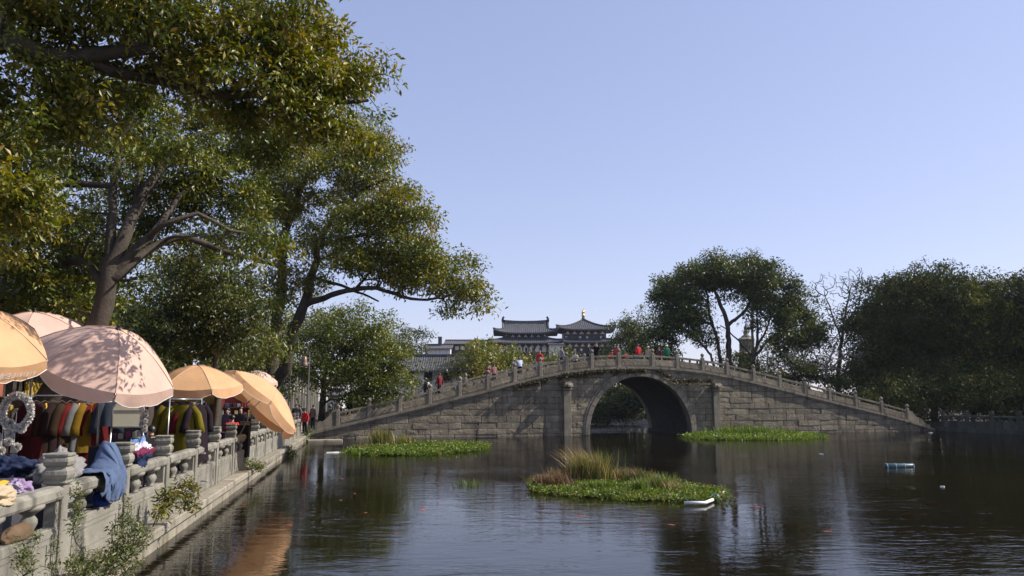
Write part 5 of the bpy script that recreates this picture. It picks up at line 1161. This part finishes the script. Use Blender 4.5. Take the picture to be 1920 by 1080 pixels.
def pompoms(label, loc, n, r, drop, seed, ring=False):
    rs = np.random.default_rng(seed); root = empty('pompom_string', tuple(loc), 0, label, 'ornament', 'white fur ornaments at the stalls')
    MB().tube([(0, 0, .12), (0, 0, -drop)], .005, 4).build('cord', M['white'], root)
    for i in range(n):
        a = rs.random() * 6.28; c = np.array([math.cos(a) * r * 1.05, math.sin(a) * r * .8, -drop * (i + .5) / n])
        d = rs.normal(0, 1, (420, 3)); d /= np.linalg.norm(d, axis=1)[:, None]; s_ = np.cross(d, rs.normal(0, 1, (420, 3))); s_ /= np.linalg.norm(s_, axis=1)[:, None]
        v = np.stack([c + d * r * .3 + s_ * .02, c + d * r * .3 - s_ * .02, c + d * r * rs.uniform(.85, 1.0, 420)[:, None]], 1).reshape(-1, 3)
        link(bpy.data.objects.new('pompom', np_mesh('pompom', v, np.arange(1260).reshape(-1, 3), FUR)), root)
    if ring:
        t = rs.random(2600) * 6.283; d = rs.normal(0, 1, (2600, 3)); d /= np.linalg.norm(d, axis=1)[:, None]
        c = np.stack([np.cos(t) * .20, np.zeros(2600), .12 + np.sin(t) * .23], 1); s_ = np.cross(d, rs.normal(0, 1, (2600, 3))); s_ /= np.linalg.norm(s_, axis=1)[:, None]
        v = np.stack([c + d * .02 + s_ * .022, c + d * .02 - s_ * .022, c + d * rs.uniform(.055, .07, 2600)[:, None]], 1).reshape(-1, 3)
        link(bpy.data.objects.new('fur_ring', np_mesh('fur_ring', v, np.arange(7800).reshape(-1, 3), FUR)), root)
FUR = plain('white fur', (.66, .63, .57), .9, .08, 20)
pompoms('white fur ring with pompoms hanging at the frame edge', P3(33, 11.6, at(0, 788, 11.6)[2]), 5, .075, .42, 1, True)
pompoms('dim string of pompoms left of the white fur ring', P3(10, 11.9, at(0, 786, 11.9)[2]), 5, .075, .5, 2)
pompoms('bright string of white pompoms beside the arched mirror', P3(268, 14.2, at(0, 770, 14.2)[2]), 9, .055, .46, 3)
# arched mirror board on its easel
ma = P3(242, 15.4, GF); zt = at(0, 745, 15.4)[2]; zb_ = at(0, 801, 15.4)[2]
mi_ = empty('arched_mirror', tuple(ma), .35, 'pale arched display board in a steel frame beside the pompoms', 'mirror'); w = .27; zs = zt - ma.z - w; pr = [(-w, zb_ - ma.z)] + [(w * math.cos(math.pi - t), zs + w * math.sin(math.pi - t)) for t in np.linspace(0, math.pi, 13)] + [(w, zb_ - ma.z)]
MB().add([(x, y, z) for y in (-.012, .012) for x, z in pr], [tuple(range(15)), tuple(range(29, 14, -1))] + [(i, (i + 1) % 15, 15 + (i + 1) % 15, 15 + i) for i in range(15)]).build('board', plain('cream board', (.52, .50, .38), .5, .08, 4), mi_)
MB().tube([(x, -.01, z) for x, z in pr] + [(pr[0][0], -.01, pr[0][1])], .018, 6).build('frame', M['steel'], mi_)
MB().box((0, -.005, zs + .02), (2 * w, .04, .025)).build('cross_bar', M['steel'], mi_)
for s in (-1, 1): MB().tube([(s * w, 0, zb_ - ma.z), (s * (w + .06), .12, 0)], .016, 6).build('leg', M['steel'], mi_)
tabs = [(222, 14.7, .95, .6, 1.0, (.02, .02, .026), 'dark cloth covered stall table below the arched mirror'), (30, 11.0, 1.5, .7, .78, (.06, .06, .07), 'low stall table at the frame edge'), (408, 26.5, 1.6, .7, .8, (.05, .025, .06), 'purple covered stall table under the upright orange parasol'), (350, 24, 1.2, .6, .8, (.28, .28, .28), 'grey stall table behind the yellow robes'), (455, 25.6, .5, .5, 1.05, (.015, .015, .018), 'black crate stand beside the leaning parasol pole')]
for px, dep, w, d_, h_, c, lab in tabs:
    t_ = empty('stall_table', tuple(P3(px, dep, GF)), QA, lab, 'table'); MB().box((0, 0, h_), (w, d_, .04), bev=.01).build('table_top', M['darkwood'], t_)
    n = 40; vs = []
    per = [(-w / 2, -d_ / 2), (w / 2, -d_ / 2), (w / 2, d_ / 2), (-w / 2, d_ / 2)]
    for i in range(n):
        s_ = i / n * 4; k = int(s_) % 4; f = s_ - int(s_); a, b = per[k], per[(k + 1) % 4]; x, y = a[0] + (b[0] - a[0]) * f, a[1] + (b[1] - a[1]) * f; o = 1.02 + .02 * math.sin(i * 2.4)
        vs += [(x * 1.01, y * 1.01, h_ + .025), (x * o, y * o, .08)]
    MB().add(vs, [(2 * i, 2 * ((i + 1) % n), 2 * ((i + 1) % n) + 1, 2 * i + 1) for i in range(n)] + [tuple(2 * i for i in range(n))]).build('table_cloth', cloth(c), t_)
    for a in (-1, 1):
        for b in (-1, 1): MB().tube([(a * w * .45, b * d_ * .42, h_ - .02), (a * w * .45, b * d_ * .42, 0)], .02, 6).build('leg', M['steel'], t_)
def shelf(label, px, dep, w, h_, rows, pal, seed):
    rs = random.Random(seed); root = empty('goods_shelf', tuple(P3(px, dep, GF)), QA - math.pi / 2 + rs.uniform(-.2, .2), label, 'shelf', 'shelves of goods at the stalls')
    for s in (-1, 1): MB().box((s * w / 2, 0, h_ / 2), (.04, .36, h_), bev=.005).build('side_panel', M['darkwood'], root)
    MB().box((0, .17, h_ / 2), (w - .04, .02, h_)).build('back_panel', cloth(pal[0]), root)
    for r in range(rows):
        z = .3 + (h_ - .4) * r / rows; MB().box((0, 0, z), (w - .045, .34, .03)).build('shelf_board', M['darkwood'], root)
        x = -w / 2 + .1
        while x < w / 2 - .14:
            ww = rs.uniform(.08, .18); hh = rs.uniform(.1, (h_ - .4) / rows - .08); b = MB().box((x + ww / 2, -.02 + rs.uniform(-.04, .02), z + .016 + hh / 2), (ww * .9, .2, hh), bev=.012).build('packet', cloth(rs.choice(pal)), root); x += ww + .015
PAL = [(.34, .24, .06), (.30, .05, .04), (.28, .26, .22), (.06, .07, .12), (.36, .30, .14), (.05, .03, .03), (.16, .05, .10)]
shelf('shelf of packets behind the upright orange parasol', 365, 29, 1.8, 2.0, 4, PAL, 1); shelf('shelf of packets left of the black crate stand', 425, 33, 2.0, 2.1, 4, PAL[1:] + PAL[:1], 2); shelf('yellow backed shelf under the leaning parasol', 452, 36, 1.8, 2.3, 4, PAL, 3); shelf('shelf of packets under the large pink parasol', 215, 18.5, 1.6, 1.7, 4, PAL[2:] + PAL[:2], 4); shelf('shelf of packets behind the front rack of robes', 110, 18, 2.2, 1.9, 4, PAL[5:] + PAL[:5], 5); shelf('shelf of packets beside the yellow robes', 300, 21, 1.4, 1.8, 4, PAL[3:] + PAL[:3], 6)
def heap(name, label, loc, size, cols_, seed, yaw=0.0, cat='cloth', fold=0.10, band=False):
    """crumpled fabric: folded lump, coloured in broad bands"""
    mb = MB(); n, m = 64, 34; vs = []
    for i in range(m + 1):
        ph = math.pi * i / m
        for j in range(n):
            th = 2 * math.pi * j / n; d = V((math.sin(ph) * math.cos(th), math.sin(ph) * math.sin(th), math.cos(ph)))
            r_ = 1 + fold * 2.2 * noise.noise(d * 1.7 + V((seed * 3.1, 0, 0))) + fold * abs(noise.noise(d * 4.0 + V((0, seed * 2.3, 0)))) * 1.8 - fold * .9 * abs(noise.noise(V((d.x * 9, d.y * 9, d.z * 4)) + V((0, 0, seed)))) + fold * .35 * noise.noise(d * 16)
            vs.append((d.x * size[0] * r_, d.y * size[1] * r_, max(d.z, -.55) * size[2] * r_ + size[2] * .55))
    F = [(i * n + j, i * n + (j + 1) % n, (i + 1) * n + (j + 1) % n, (i + 1) * n + j) for i in range(m) for j in range(n)]; b = 0
    mb.add(vs, F, 0, True)
    k = len(cols_)
    for q, f in enumerate(F): mb.m[q] = int((noise.noise(V(vs[f[0]]) * 3.0 / max(size) * .35 + V((seed, 1, 2))) + .5) * k * .999) % k if k > 1 else 0
    if band:
        for q, f in enumerate(F): mb.m[q] = min(k - 1, max(0, int((vs[f[0]][2] / size[2] * .62 + .35 * noise.noise(V(vs[f[0]]) * 4)) * k * .8)))
    o = mb.build(name, [cloth(c) for c in cols_], None); o.location = loc; o.rotation_euler = (0, 0, yaw); return tag(o, label, cat)
RZ = 0.38 + 1.035
def rail_at(y, t=-0.40, z=RZ): p = qpt(y, t, z); return (p.x, p.y, p.z)
heap('cloth_bundle', 'cream cloth heap lying on the nearest rail', rail_at(8.35, -.45, RZ - .02), (.17, .34, .10), [(.44, .35, .23)], 1, QA - math.pi / 2, fold=.2)
heap('cloth_bundle', 'pink cloth heap below the cream one on the nearest rail', rail_at(7.75, -.40, RZ - .03), (.16, .3, .07), [(.46, .25, .19)], 2, QA - math.pi / 2, fold=.18)
heap('cloth_bundle', 'lilac checked cloth heap beside the first carved post', rail_at(9.25, -.56, RZ - .02), (.12, .14, .10), [(.26, .18, .30), (.36, .30, .38)], 3, fold=.2)
heap('cloth_bundle', 'mustard cloth lying behind the first carved post', rail_at(9.3, -.85, RZ - .06), (.16, .34, .10), [(.50, .32, .03)], 4, fold=.16)
heap('cloth_bundle', 'clear plastic wrapped pale cloth behind the blue cloth', rail_at(11.0, -.75, RZ - .02), (.2, .3, .22), [(.22, .21, .20)], 5, fold=.28)
heap('cloth_bundle', 'open bag with navy base and white blue lining between the second and third posts', rail_at(13.5, -.42, RZ - .02), (.17, .38, .25), [(.02, .03, .08), (.14, .02, .05), (.50, .50, .56), (.10, .20, .42)], 6, QA - math.pi / 2, fold=.22, band=True)
heap('cloth_bundle', 'blue bag stuffed in the balustrade opening under the draped blue cloth', rail_at(11.75, -.42, .38 + .57), (.10, .14, .13), [(.03, .06, .25)], 7)
heap('cloth_bundle', 'brown parcel pushed into the nearest balustrade opening', rail_at(8.9, -.40, .38 + .57), (.09, .36, .11), [(.13, .085, .05)], 8, QA - math.pi / 2, fold=.05, cat='parcel')
heap('cloth_bundle', 'blue denim heap on the low stall table at the frame edge', tuple(P3(25, 11.0, GF + .82)), (.3, .22, .16), [(.02, .03, .07)], 9, fold=.2)
def draped():
    """blue cloth thrown over the rail, heaped up against the second carved post"""
    n, m = 90, 60; vs = []
    for i in range(n + 1):
        f = i / n; s_ = -0.62 + 1.02 * f + .0; hump = .44 * math.exp(-((f - .80) / .17) ** 2) * min(1, (1 - f) / .06) + .05
        for j in range(m + 1):
            g_ = j / m                                                      # inside hang, over the top, outside hang
            lo = .20 + .16 * math.sin(f * 2.6) ; fold_ = .030 * math.sin(f * 30 + g_ * 6 + 2 * math.sin(g_ * 4)) + .028 * math.sin(f * 17 - g_ * 9)
            if g_ < .3: q = g_ / .3; y = .17 + .05 * (1 - q); z = -.30 * (1 - q) + (hump * .35 + .02) * q
            elif g_ < .62: q = (g_ - .3) / .32; y = .17 - .34 * q; z = .02 + hump * (.35 + .65 * math.sin(q * math.pi) ** .8) * (1 - .3 * q)
            else: q = (g_ - .62) / .38; y = -.17 - .035 * math.sin(q * 3.1) - fold_ * q; z = (.02 + hump * .24) * (1 - q) - lo * q * 1.15
            nz = noise.noise(V((f * 6, g_ * 6, 2.0))) * .03 - .05 * abs(noise.noise(V((f * 11 + g_ * 4, g_ * 5 - f * 2, 7.0)))) + .02 * abs(noise.noise(V((f * 24, g_ * 9 + f * 6, 1.0))))
            vs.append((s_ + nz, y + nz * .6 + fold_ * .5, z + nz + fold_ * .3))
    mb = MB().add(vs, [(i * (m + 1) + j, i * (m + 1) + j + 1, (i + 1) * (m + 1) + j + 1, (i + 1) * (m + 1) + j) for i in range(n) for j in range(m)], sm=True)
    o = mb.build('draped_cloth', cloth((.085, .12, .205)), None); o.location = rail_at(11.72, -.40, RZ + .012); o.rotation_euler = (0, 0, QA)
    so = o.modifiers.new('thickness', 'SOLIDIFY'); so.thickness = .008
    tag(o, 'slate blue cloth draped over the rail against the second carved post', 'cloth')
draped()

# ------------------------------------------------------------------ bell lamp, landing slab
lp = P3(577, 47, GF); zl = at(0, 655, 47)[2] - lp.z
lamp = empty('street_lamp', tuple(lp), 0, 'slim street lamp with a hanging bell shaped shade near the bridge foot', 'street lamp')
MB().tube([(0, 0, 0), (0, 0, .6), (0, 0, .62), (0, 0, zl)], [.07, .07, .045, .04], 8).build('pole', M['darkwood'], lamp)
MB().tube([(0, 0, zl - .05), (-.42, 0, zl - .05)], .025, 6).tube([(0, 0, zl - .5), (-.3, 0, zl - .05)], .02, 6).build('bracket', M['darkwood'], lamp)
MB().lathe([(.02, 0), (.05, -.06), (.10, -.12), (.17, -.2), (.20, -.4), (.22, -.55), (.28, -.68), (.27, -.70), (.19, -.56), (.15, -.2)], 14, (-.30, 0, zl - .28)).tube([(-.3, 0, zl - .05), (-.3, 0, zl - .3)], .03, 6).build('bell_shade', plain('bronze painted metal', (.20, .125, .085), .45, .15, 8, metal=.3), lamp)
pole = empty('utility_pole', tuple(P3(1443, 92, .4)), 0, 'thin grey pole standing behind the right ramp of the bridge', 'pole'); MB().tube([(0, 0, 0), (0, 0, at(0, 600, 92)[2] - .4)], .09, 8).build('shaft', M['steel'], pole); MB().box((0, 0, at(0, 604, 92)[2] - .4), (.9, .1, .1)).build('cross_arm', M['steel'], pole)
ls = atz(608, 824, .14); slab = empty('landing_slab', (ls[0], ls[1], 0), QA - math.pi / 2 + .2, 'low concrete landing slab at the water where quay meets bridge', 'slab')
MB().box((0, 0, .02), (2.1, .9, .24), bev=.03).build('slab_top', M['ledge'], slab); MB().box((0, .1, -.4), (1.8, .6, .6)).build('footing', M['ledge'], slab)

# ------------------------------------------------------------------ floating plant beds
def blades(name, base, hgt, rng, cols_, wid=.012, lean=.5, parent=None, origin=(0, 0, 0), wind=(0, 0)):
    N = len(base); a = rng.random(N) * 6.283; ln = rng.uniform(.15, 1, N) * lean; H_ = hgt * rng.uniform(.55, 1.15, N)
    dx = np.stack([np.cos(a) * ln + wind[0], np.sin(a) * ln + wind[1]], 1); sd = np.stack([-np.sin(a), np.cos(a), np.zeros(N)], 1) * wid
    pts = []
    for t in (0, .4, .75, 1.0):
        c = base.copy(); c[:, :2] += dx * (t ** 1.9 * H_)[:, None]; c[:, 2] += H_ * (t - .42 * ln * t ** 2.4); w_ = (1, .95, .6, .05)[(0, .4, .75, 1.0).index(t)]
        pts += [c - sd * w_, c + sd * w_]
    v = np.stack(pts, 1).reshape(-1, 3) - np.asarray(origin); i = np.arange(N) * 8
    tri = np.concatenate([np.stack([i + k, i + k + 1, i + k + 3], 1) for k in (0, 2, 4)] + [np.stack([i + k, i + k + 3, i + k + 2], 1) for k in (0, 2, 4)])
    cc = np.array([c for c, w in cols_]); wt = np.array([w for c, w in cols_], float); cl = cc[rng.choice(len(cc), N, p=wt / wt.sum())] * rng.uniform(.75, 1.25, N)[:, None]
    return link(bpy.data.objects.new(name, np_mesh(name, v, tri, M['grass'], np.repeat(cl, 8, 0))), parent)
STRAW = [((.36, .26, .12), 4), ((.22, .15, .07), 3), ((.12, .16, .03), 2)]; REED = [((.10, .16, .025), 5), ((.16, .19, .04), 3), ((.30, .23, .10), 2)]; BROWN = [((.16, .09, .05), 4), ((.25, .17, .09), 3), ((.10, .08, .04), 2)]
CLOVER = [((.115, .175, .022), 5), ((.185, .235, .04), 4), ((.075, .12, .02), 3), ((.22, .21, .06), 1)]; OLIVEMAT = [((.11, .15, .025), 4), ((.15, .17, .035), 3), ((.17, .13, .05), 2)]
def inpoly(P, poly):
    x, y = P[:, 0], P[:, 1]; r = np.zeros(len(P), bool); n = len(poly)
    for i in range(n):
        (x1, y1), (x2, y2) = poly[i], poly[(i + 1) % n]
        r ^= ((y1 > y) != (y2 > y)) & (x < (x2 - x1) * (y - y1) / (y2 - y1 + 1e-12) + x1)
    return r
def bed(label, poly_px, n, leaf, hgt, cols_, tufts, seed):
    """a floating mat outlined on the water, low leaves over it, tufts of grass where they stand"""
    rng = np.random.default_rng(seed); W_ = np.array([atz(x, y, 0.02)[:2] for x, y in poly_px]); lo, hi = W_.min(0), W_.max(0); c = W_.mean(0)
    root = empty('floating_plant_bed', (c[0], c[1], 0), 0, label, 'plant bed', 'floating plant beds')
    poly = [tuple(p - c) for p in W_]; MB().prism([(p[0] * .94, p[1] * .9) for p in poly], -.10, .015).build('mat', M['soil'], root)
    P_ = np.zeros((0, 2))
    while len(P_) < n:
        q = lo + (hi - lo) * rng.random((n, 2)); j = q + rng.normal(0, 1, q.shape) * .035 * (hi - lo) * np.array([1, .9]); P_ = np.concatenate([P_, q[inpoly(j, [tuple(p) for p in W_])]])
    P_ = P_[:n]; k = 7; hm = np.array([.5 + noise.noise(V((p[0] * 1.3, p[1] * 1.3, seed))) for p in P_])
    C = np.column_stack([P_, .04 + hgt * np.clip(hm, .1, 1.2)])
    ob = link(bpy.data.objects.new('leaf_carpet', leaves_mesh('leaf_carpet', C, .07 * leaf / .05, k, leaf, cols_, rng, flat=.8, droop=-.2, mat_=M['grass'], aspect=.8, origin=(c[0], c[1], 0))), root); tag(ob, kind='stuff')
    for px, py, rx, ry, N, h_, cs, wd, ln, wind in tufts:
        b0 = atz(px, py, .03); kx = b0[1] / FPX; d = rng.normal(0, .5, (N, 2)); base = np.column_stack([b0[0] + d[:, 0] * rx * kx, b0[1] + d[:, 1] * ry, np.full(N, .03)])
        tag(blades('grass_tuft', base, h_, rng, cs, wd, ln, root, (c[0], c[1], 0), wind), kind='stuff')
    return root
bed('large floating bed in mid pond with a tall straw coloured tuft', [(992, 915), (1003, 903), (1040, 897), (1090, 892), (1150, 890), (1210, 898), (1262, 908), (1300, 914), (1352, 920), (1362, 927), (1345, 938), (1300, 940), (1240, 939), (1180, 938), (1130, 932), (1080, 930), (1040, 926), (1005, 922)], 6000, .06, .09, CLOVER + OLIVEMAT,
    [(1112, 905, 36, .38, 520, 1.0, REED + STRAW[:2], .011, .55, (0, 0)), (1095, 902, 26, .3, 190, 1.12, STRAW[:2], .009, .6, (-.35, 0)), (1034, 914, 32, .35, 800, .46, BROWN, .009, .8, (0, 0)), (1060, 905, 34, .35, 460, .52, BROWN + STRAW[:1], .009, .7, (0, 0)), (1165, 902, 26, .35, 420, .45, BROWN + STRAW[:1], .009, .8, (0, 0)), (1200, 905, 24, .3, 320, .50, BROWN + REED[:1], .010, .8, (0, 0)), (1240, 918, 26, .4, 320, .5, REED, .010, .5, (0, 0)), (1200, 925, 14, .2, 160, .45, REED[:2], .010, .5, (0, 0)), (1265, 922, 24, .3, 120, .35, STRAW, .008, .9, (0, 0)), (1115, 918, 30, .3, 260, .3, CLOVER, .014, .6, (0, 0))], 1)
bed('long bright green floating bed near the left foot of the bridge', [(648, 846), (690, 838), (740, 834), (800, 833), (850, 832), (900, 834), (917, 839), (890, 845), (840, 849), (780, 853), (720, 854), (670, 852)], 7000, .095, .09, CLOVER,
    [(716, 838, 20, .7, 420, 1.05, STRAW + REED[:1], .016, .55, (0, 0)), (758, 837, 16, .6, 280, .70, STRAW[:2] + REED, .015, .6, (0, 0)), (680, 845, 20, .5, 160, .4, BROWN + REED, .014, .7, (0, 0)), (840, 838, 50, .4, 120, .35, REED, .014, .6, (0, 0))], 2)
bed('bright green floating bed below the right side of the arch', [(1284, 819), (1320, 813), (1370, 810), (1420, 810), (1480, 813), (1546, 818), (1510, 823), (1440, 825), (1360, 825), (1305, 823)], 6000, .12, .08, CLOVER[:2] + OLIVEMAT[:1], [(1400, 816, 60, 1.2, 900, .75, CLOVER[:2] + REED[:1], .022, .35, (0, 0)), (1340, 818, 30, .8, 200, .4, CLOVER, .02, .5, (0, 0))], 3)
bd = [o for o in S.objects if o.name.startswith('floating_plant_bed')][0]
fp = lambda px, py: V(atz(px, py, .06)) - bd.location
for pts in ([(1283, 943), (1322, 943), (1336, 937)], [(1340, 934), (1358, 923)]):
    MB().tube([tuple(fp(*p)) for p in pts], .042, 8).build('float_pipe', M['white'], bd)
heap('torn_netting', 'scrap of dark green netting on the white float pipe', tuple(atz(1338, 935, .05)), (.12, .10, .08), [(.01, .10, .08)], 12, cat='netting')
weeds = empty('water_weed', tuple(atz(882, 910, 0)), 0, 'thin green weeds breaking the water left of the large bed', 'weed')
rngw = np.random.default_rng(5); b0 = atz(882, 910, 0.0); wb_ = np.column_stack([b0[0] + rngw.normal(0, .28, 60), b0[1] + rngw.normal(0, .2, 60), np.zeros(60)]); blades('weed_blades', wb_, .22, rngw, REED[:2], .01, .8, weeds, tuple(b0))
# the teal float and small rubbish
tf = atz(1686, 876, .0); fl = empty('plastic_float', (tf[0], tf[1], -.02), .06, 'teal plastic drum float with bands drifting near the right bank', 'float')
TEAL = plain('teal plastic', (.012, .055, .068), .35, .2, 5)
MB().lathe([(.0, -.55), (.11, -.54), (.125, -.5), (.125, .5), (.11, .54), (0, .55)], 14, (0, 0, .04), M=Matrix.Rotation(math.pi / 2, 3, 'Y')).build('drum', TEAL, fl)
for x in (-.5, -.17, .17, .5): MB().lathe([(.128, -.02), (.138, 0), (.128, .02)], 14, (x, 0, .04), M=Matrix.Rotation(math.pi / 2, 3, 'Y')).build('band', plain('pale band', (.20, .27, .28), .5), fl)
for i, (px, py, w, lab) in enumerate([(618, 828, .55, 'flat white foam board by the landing slab'), (626, 848, .9, 'long pale board floating left of the bright green bed'), (1416, 824, .25, 'white scrap floating at the tip of the right bed'), (1540, 851, .22, 'small pale scrap on the open water under the right ramp'), (1767, 912, .12, 'tiny white scrap floating in the dark reflection'), (1745, 811, .4, 'white scrap at the right foot of the bridge')]):
    p = atz(px, py, .02); o = MB().prism([(-w / 2, -.12 * w), (-w * .1, -.2 * w), (w / 2, -.1 * w), (w * .45, .16 * w), (-w * .3, .2 * w)], -.02, .014).build('floating_scrap', M['white'], None); o.location = p; o.rotation_euler = (0, 0, i * .7); tag(o, lab, 'debris')

# ------------------------------------------------------------------ plants on the quay wall and the bridge
def bush(name, label, px0, dep, blobs, seed, leaf, n, clump, cols_, stems=3, t_out=.02):
    b = qpt(dep, -t_out - .12, .36); t_ = Tree(seed); rng = np.random.default_rng(seed); t_.node(np.array(b), -1, .014)
    root = empty(name, tuple(b), 0, label, 'shrub', 'plants growing on the quay wall'); t_.reach(blob_points(blobs, rng, shell=.8), w=.15, step=.12, bend=.3, wob=.012)
    t_.wood('stems', M['bark'], root, .0035, 0, np.array(b))
    C = [t_.p[k] for k in t_.tips]; link(bpy.data.objects.new('foliage', leaves_mesh('foliage', C, clump, n, leaf, cols_, rng, flat=1.0, droop=-.1, origin=b, aspect=.34)), root)
PIT = [((.20, .19, .03), 4), ((.12, .14, .03), 4), ((.26, .20, .05), 2)]; WEED = [((.15, .18, .05), 4), ((.10, .13, .03), 4), ((.22, .20, .09), 2)]
bush('wall_shrub', 'yellow green shrub sprouting from the ledge below the third post', 320, 13.6, [(345, 915, 13.9, 28, 18, .16, 26), (320, 935, 13.5, 26, 20, .16, 26), (360, 945, 13.9, 16, 14, .14, 14), (300, 960, 13.2, 12, 18, .1, 10)], 701, .085, 13, .075, PIT)
bush('wall_weed', 'large leafy weed clump at the water edge in the near corner', 240, 10.9, [(240, 1010, 10.8, 36, 34, .2, 80), (220, 1055, 10.6, 50, 26, .25, 80), (160, 1060, 9.8, 40, 24, .2, 50), (235, 960, 10.8, 9, 30, .06, 14), (143, 960, 9.7, 8, 60, .05, 20)], 702, .05, 16, .07, WEED)
bush('wall_weed', 'trailing weed against the nearest balustrade panel', 60, 7.9, [(40, 1040, 7.8, 14, 36, .08, 22), (62, 1030, 7.9, 6, 40, .05, 14), (100, 1045, 8.3, 5, 35, .05, 10)], 703, .04, 14, .05, WEED)
bush('wall_weed', 'small weed tuft on the ledge below the leaning parasol', 480, 24.5, [(484, 875, 24.8, 12, 9, .2, 24), (470, 870, 24, 10, 8, .2, 14)], 704, .08, 14, .10, WEED)
bush('wall_weed', 'dark green weed tuft on the ledge far along the quay', 545, 36, [(543, 848, 37, 12, 9, .3, 26)], 705, .12, 14, .16, GREEN)
bush('wall_weed', 'tuft of weeds where the quay meets the bridge', 578, 50, [(575, 812, 50, 8, 10, .3, 24)], 706, .14, 14, .2, WEED)
def vine(label, pts, n, seed, cols_):
    """a creeper hanging along the masonry: pts are (u, z) on the bridge's face"""
    rng = np.random.default_rng(seed); U_ = np.array([p[0] for p in pts]); Z_ = np.array([p[1] for p in pts]); u = rng.uniform(U_[0], U_[-1], n); d = np.abs(rng.normal(0, .10, n))
    dens = np.array([.5 + noise.noise(V((x * .9, seed, 0))) for x in u]); keep = rng.random(n) < dens * 1.5; u, d = u[keep], d[keep]
    C = np.array([bpt(x, -.20 - .12 * rng.random(), float(np.interp(x, U_, Z_)) - q * (.6 + dens[i] * .8)) for i, (x, q) in enumerate(zip(u, d))])
    o = bpt(pts[0][0], -.2, pts[0][1]); root = empty('creeper', o, 0, label, 'creeper'); link(bpy.data.objects.new('leaves', leaves_mesh('leaves', C, .10, 9, .11, cols_, rng, flat=1.0, droop=.4, mat_=M['ivy'], origin=o, aspect=.8)), root)
    MB().tube([tuple(V(bpt(x, -.12, z)) - V(o)) for x, z in pts], .018, 5).build('stem', M['bark'], root)
IVY = [((.075, .06, .03), 4), ((.06, .07, .025), 3), ((.12, .085, .045), 2)]
vine('brown green creeper trailing under the parapet up to the crown of the bridge', [(x, zc(x) - .22) for x in np.linspace(on_face(945, 730)[0], on_face(1232, 690)[0], 26)], 620, 8, IVY)
vine('thin creeper on the stones right of the arch crown', [(on_face(1232, 692)[0], on_face(1232, 692)[1]), (on_face(1252, 704)[0], on_face(1252, 704)[1]), (on_face(1262, 711)[0], on_face(1262, 711)[1]), (on_face(1332, 711)[0], on_face(1332, 711)[1])], 200, 9, IVY)

# ------------------------------------------------------------------ koi under the surface
KOI = plain('red koi scales', (.38, .045, .02), .4, .25, 9); KOI2 = plain('orange koi scales', (.42, .10, .03), .4, .25, 9)
pr = [(0, -.20), (.025, -.17), (.042, -.08), (.045, .0), (.032, .10), (.012, .19)]
def koi_mesh(m_):
    mb = MB().lathe(pr, 6, M=(Matrix.Rotation(math.pi / 2, 3, 'X') @ Matrix.Diagonal((.8, 1.1, 1)))); mb.add([(0, -.18, 0), (.035, -.29, .035), (0, -.25, 0), (-.035, -.29, -.035)], [(0, 1, 2), (0, 2, 3)]); return mb.mesh('koi_fish', m_)
kms = [koi_mesh(KOI), koi_mesh(KOI2)]; rk = np.random.default_rng(12)
for lab, cx, cy, sx, sy, n in [('red koi in the shoal below the large floating bed', 1210, 965, 110, 16, 90), ('red koi in the shoal near the left quay', 570, 945, 50, 30, 60), ('red koi in the shoal in the sky reflection', 760, 985, 60, 18, 22), ('red koi in the shoal in the dark reflection near the right bank', 1560, 985, 150, 45, 46)]:
    for i in range(n):
        p = atz(cx + rk.normal() * sx, min(1075, cy + rk.normal() * sy), -.05 - .10 * rk.random()); og = int(rk.random() < .3); o = link(bpy.data.objects.new('koi_fish', kms[og])); o.location = p; o.rotation_euler = (0, 0, rk.random() * 6.28); o.scale = [rk.uniform(.8, 1.5)] * 3; lb = lab.replace('red koi', 'orange koi') if og else lab; tag(o, lb, 'fish', lb)

# ------------------------------------------------------------------ the air between here and the far roofs
hm_ = bpy.data.materials.new('thin haze'); hm_.use_nodes = True; hn = hm_.node_tree.nodes; hn.remove(hn['Principled BSDF'])
pv_ = hn.new('ShaderNodeVolumePrincipled'); pv_.inputs['Color'].default_value = (.80, .87, 1.0, 1); pv_.inputs['Density'].default_value = HAZE; pv_.inputs['Anisotropy'].default_value = .3
hm_.node_tree.links.new(pv_.outputs[0], hn['Material Output'].inputs['Volume'])
hz = MB().box((0, 110, 14), (520, 420, 34)).build('haze', hm_); tag(hz, kind='stuff')
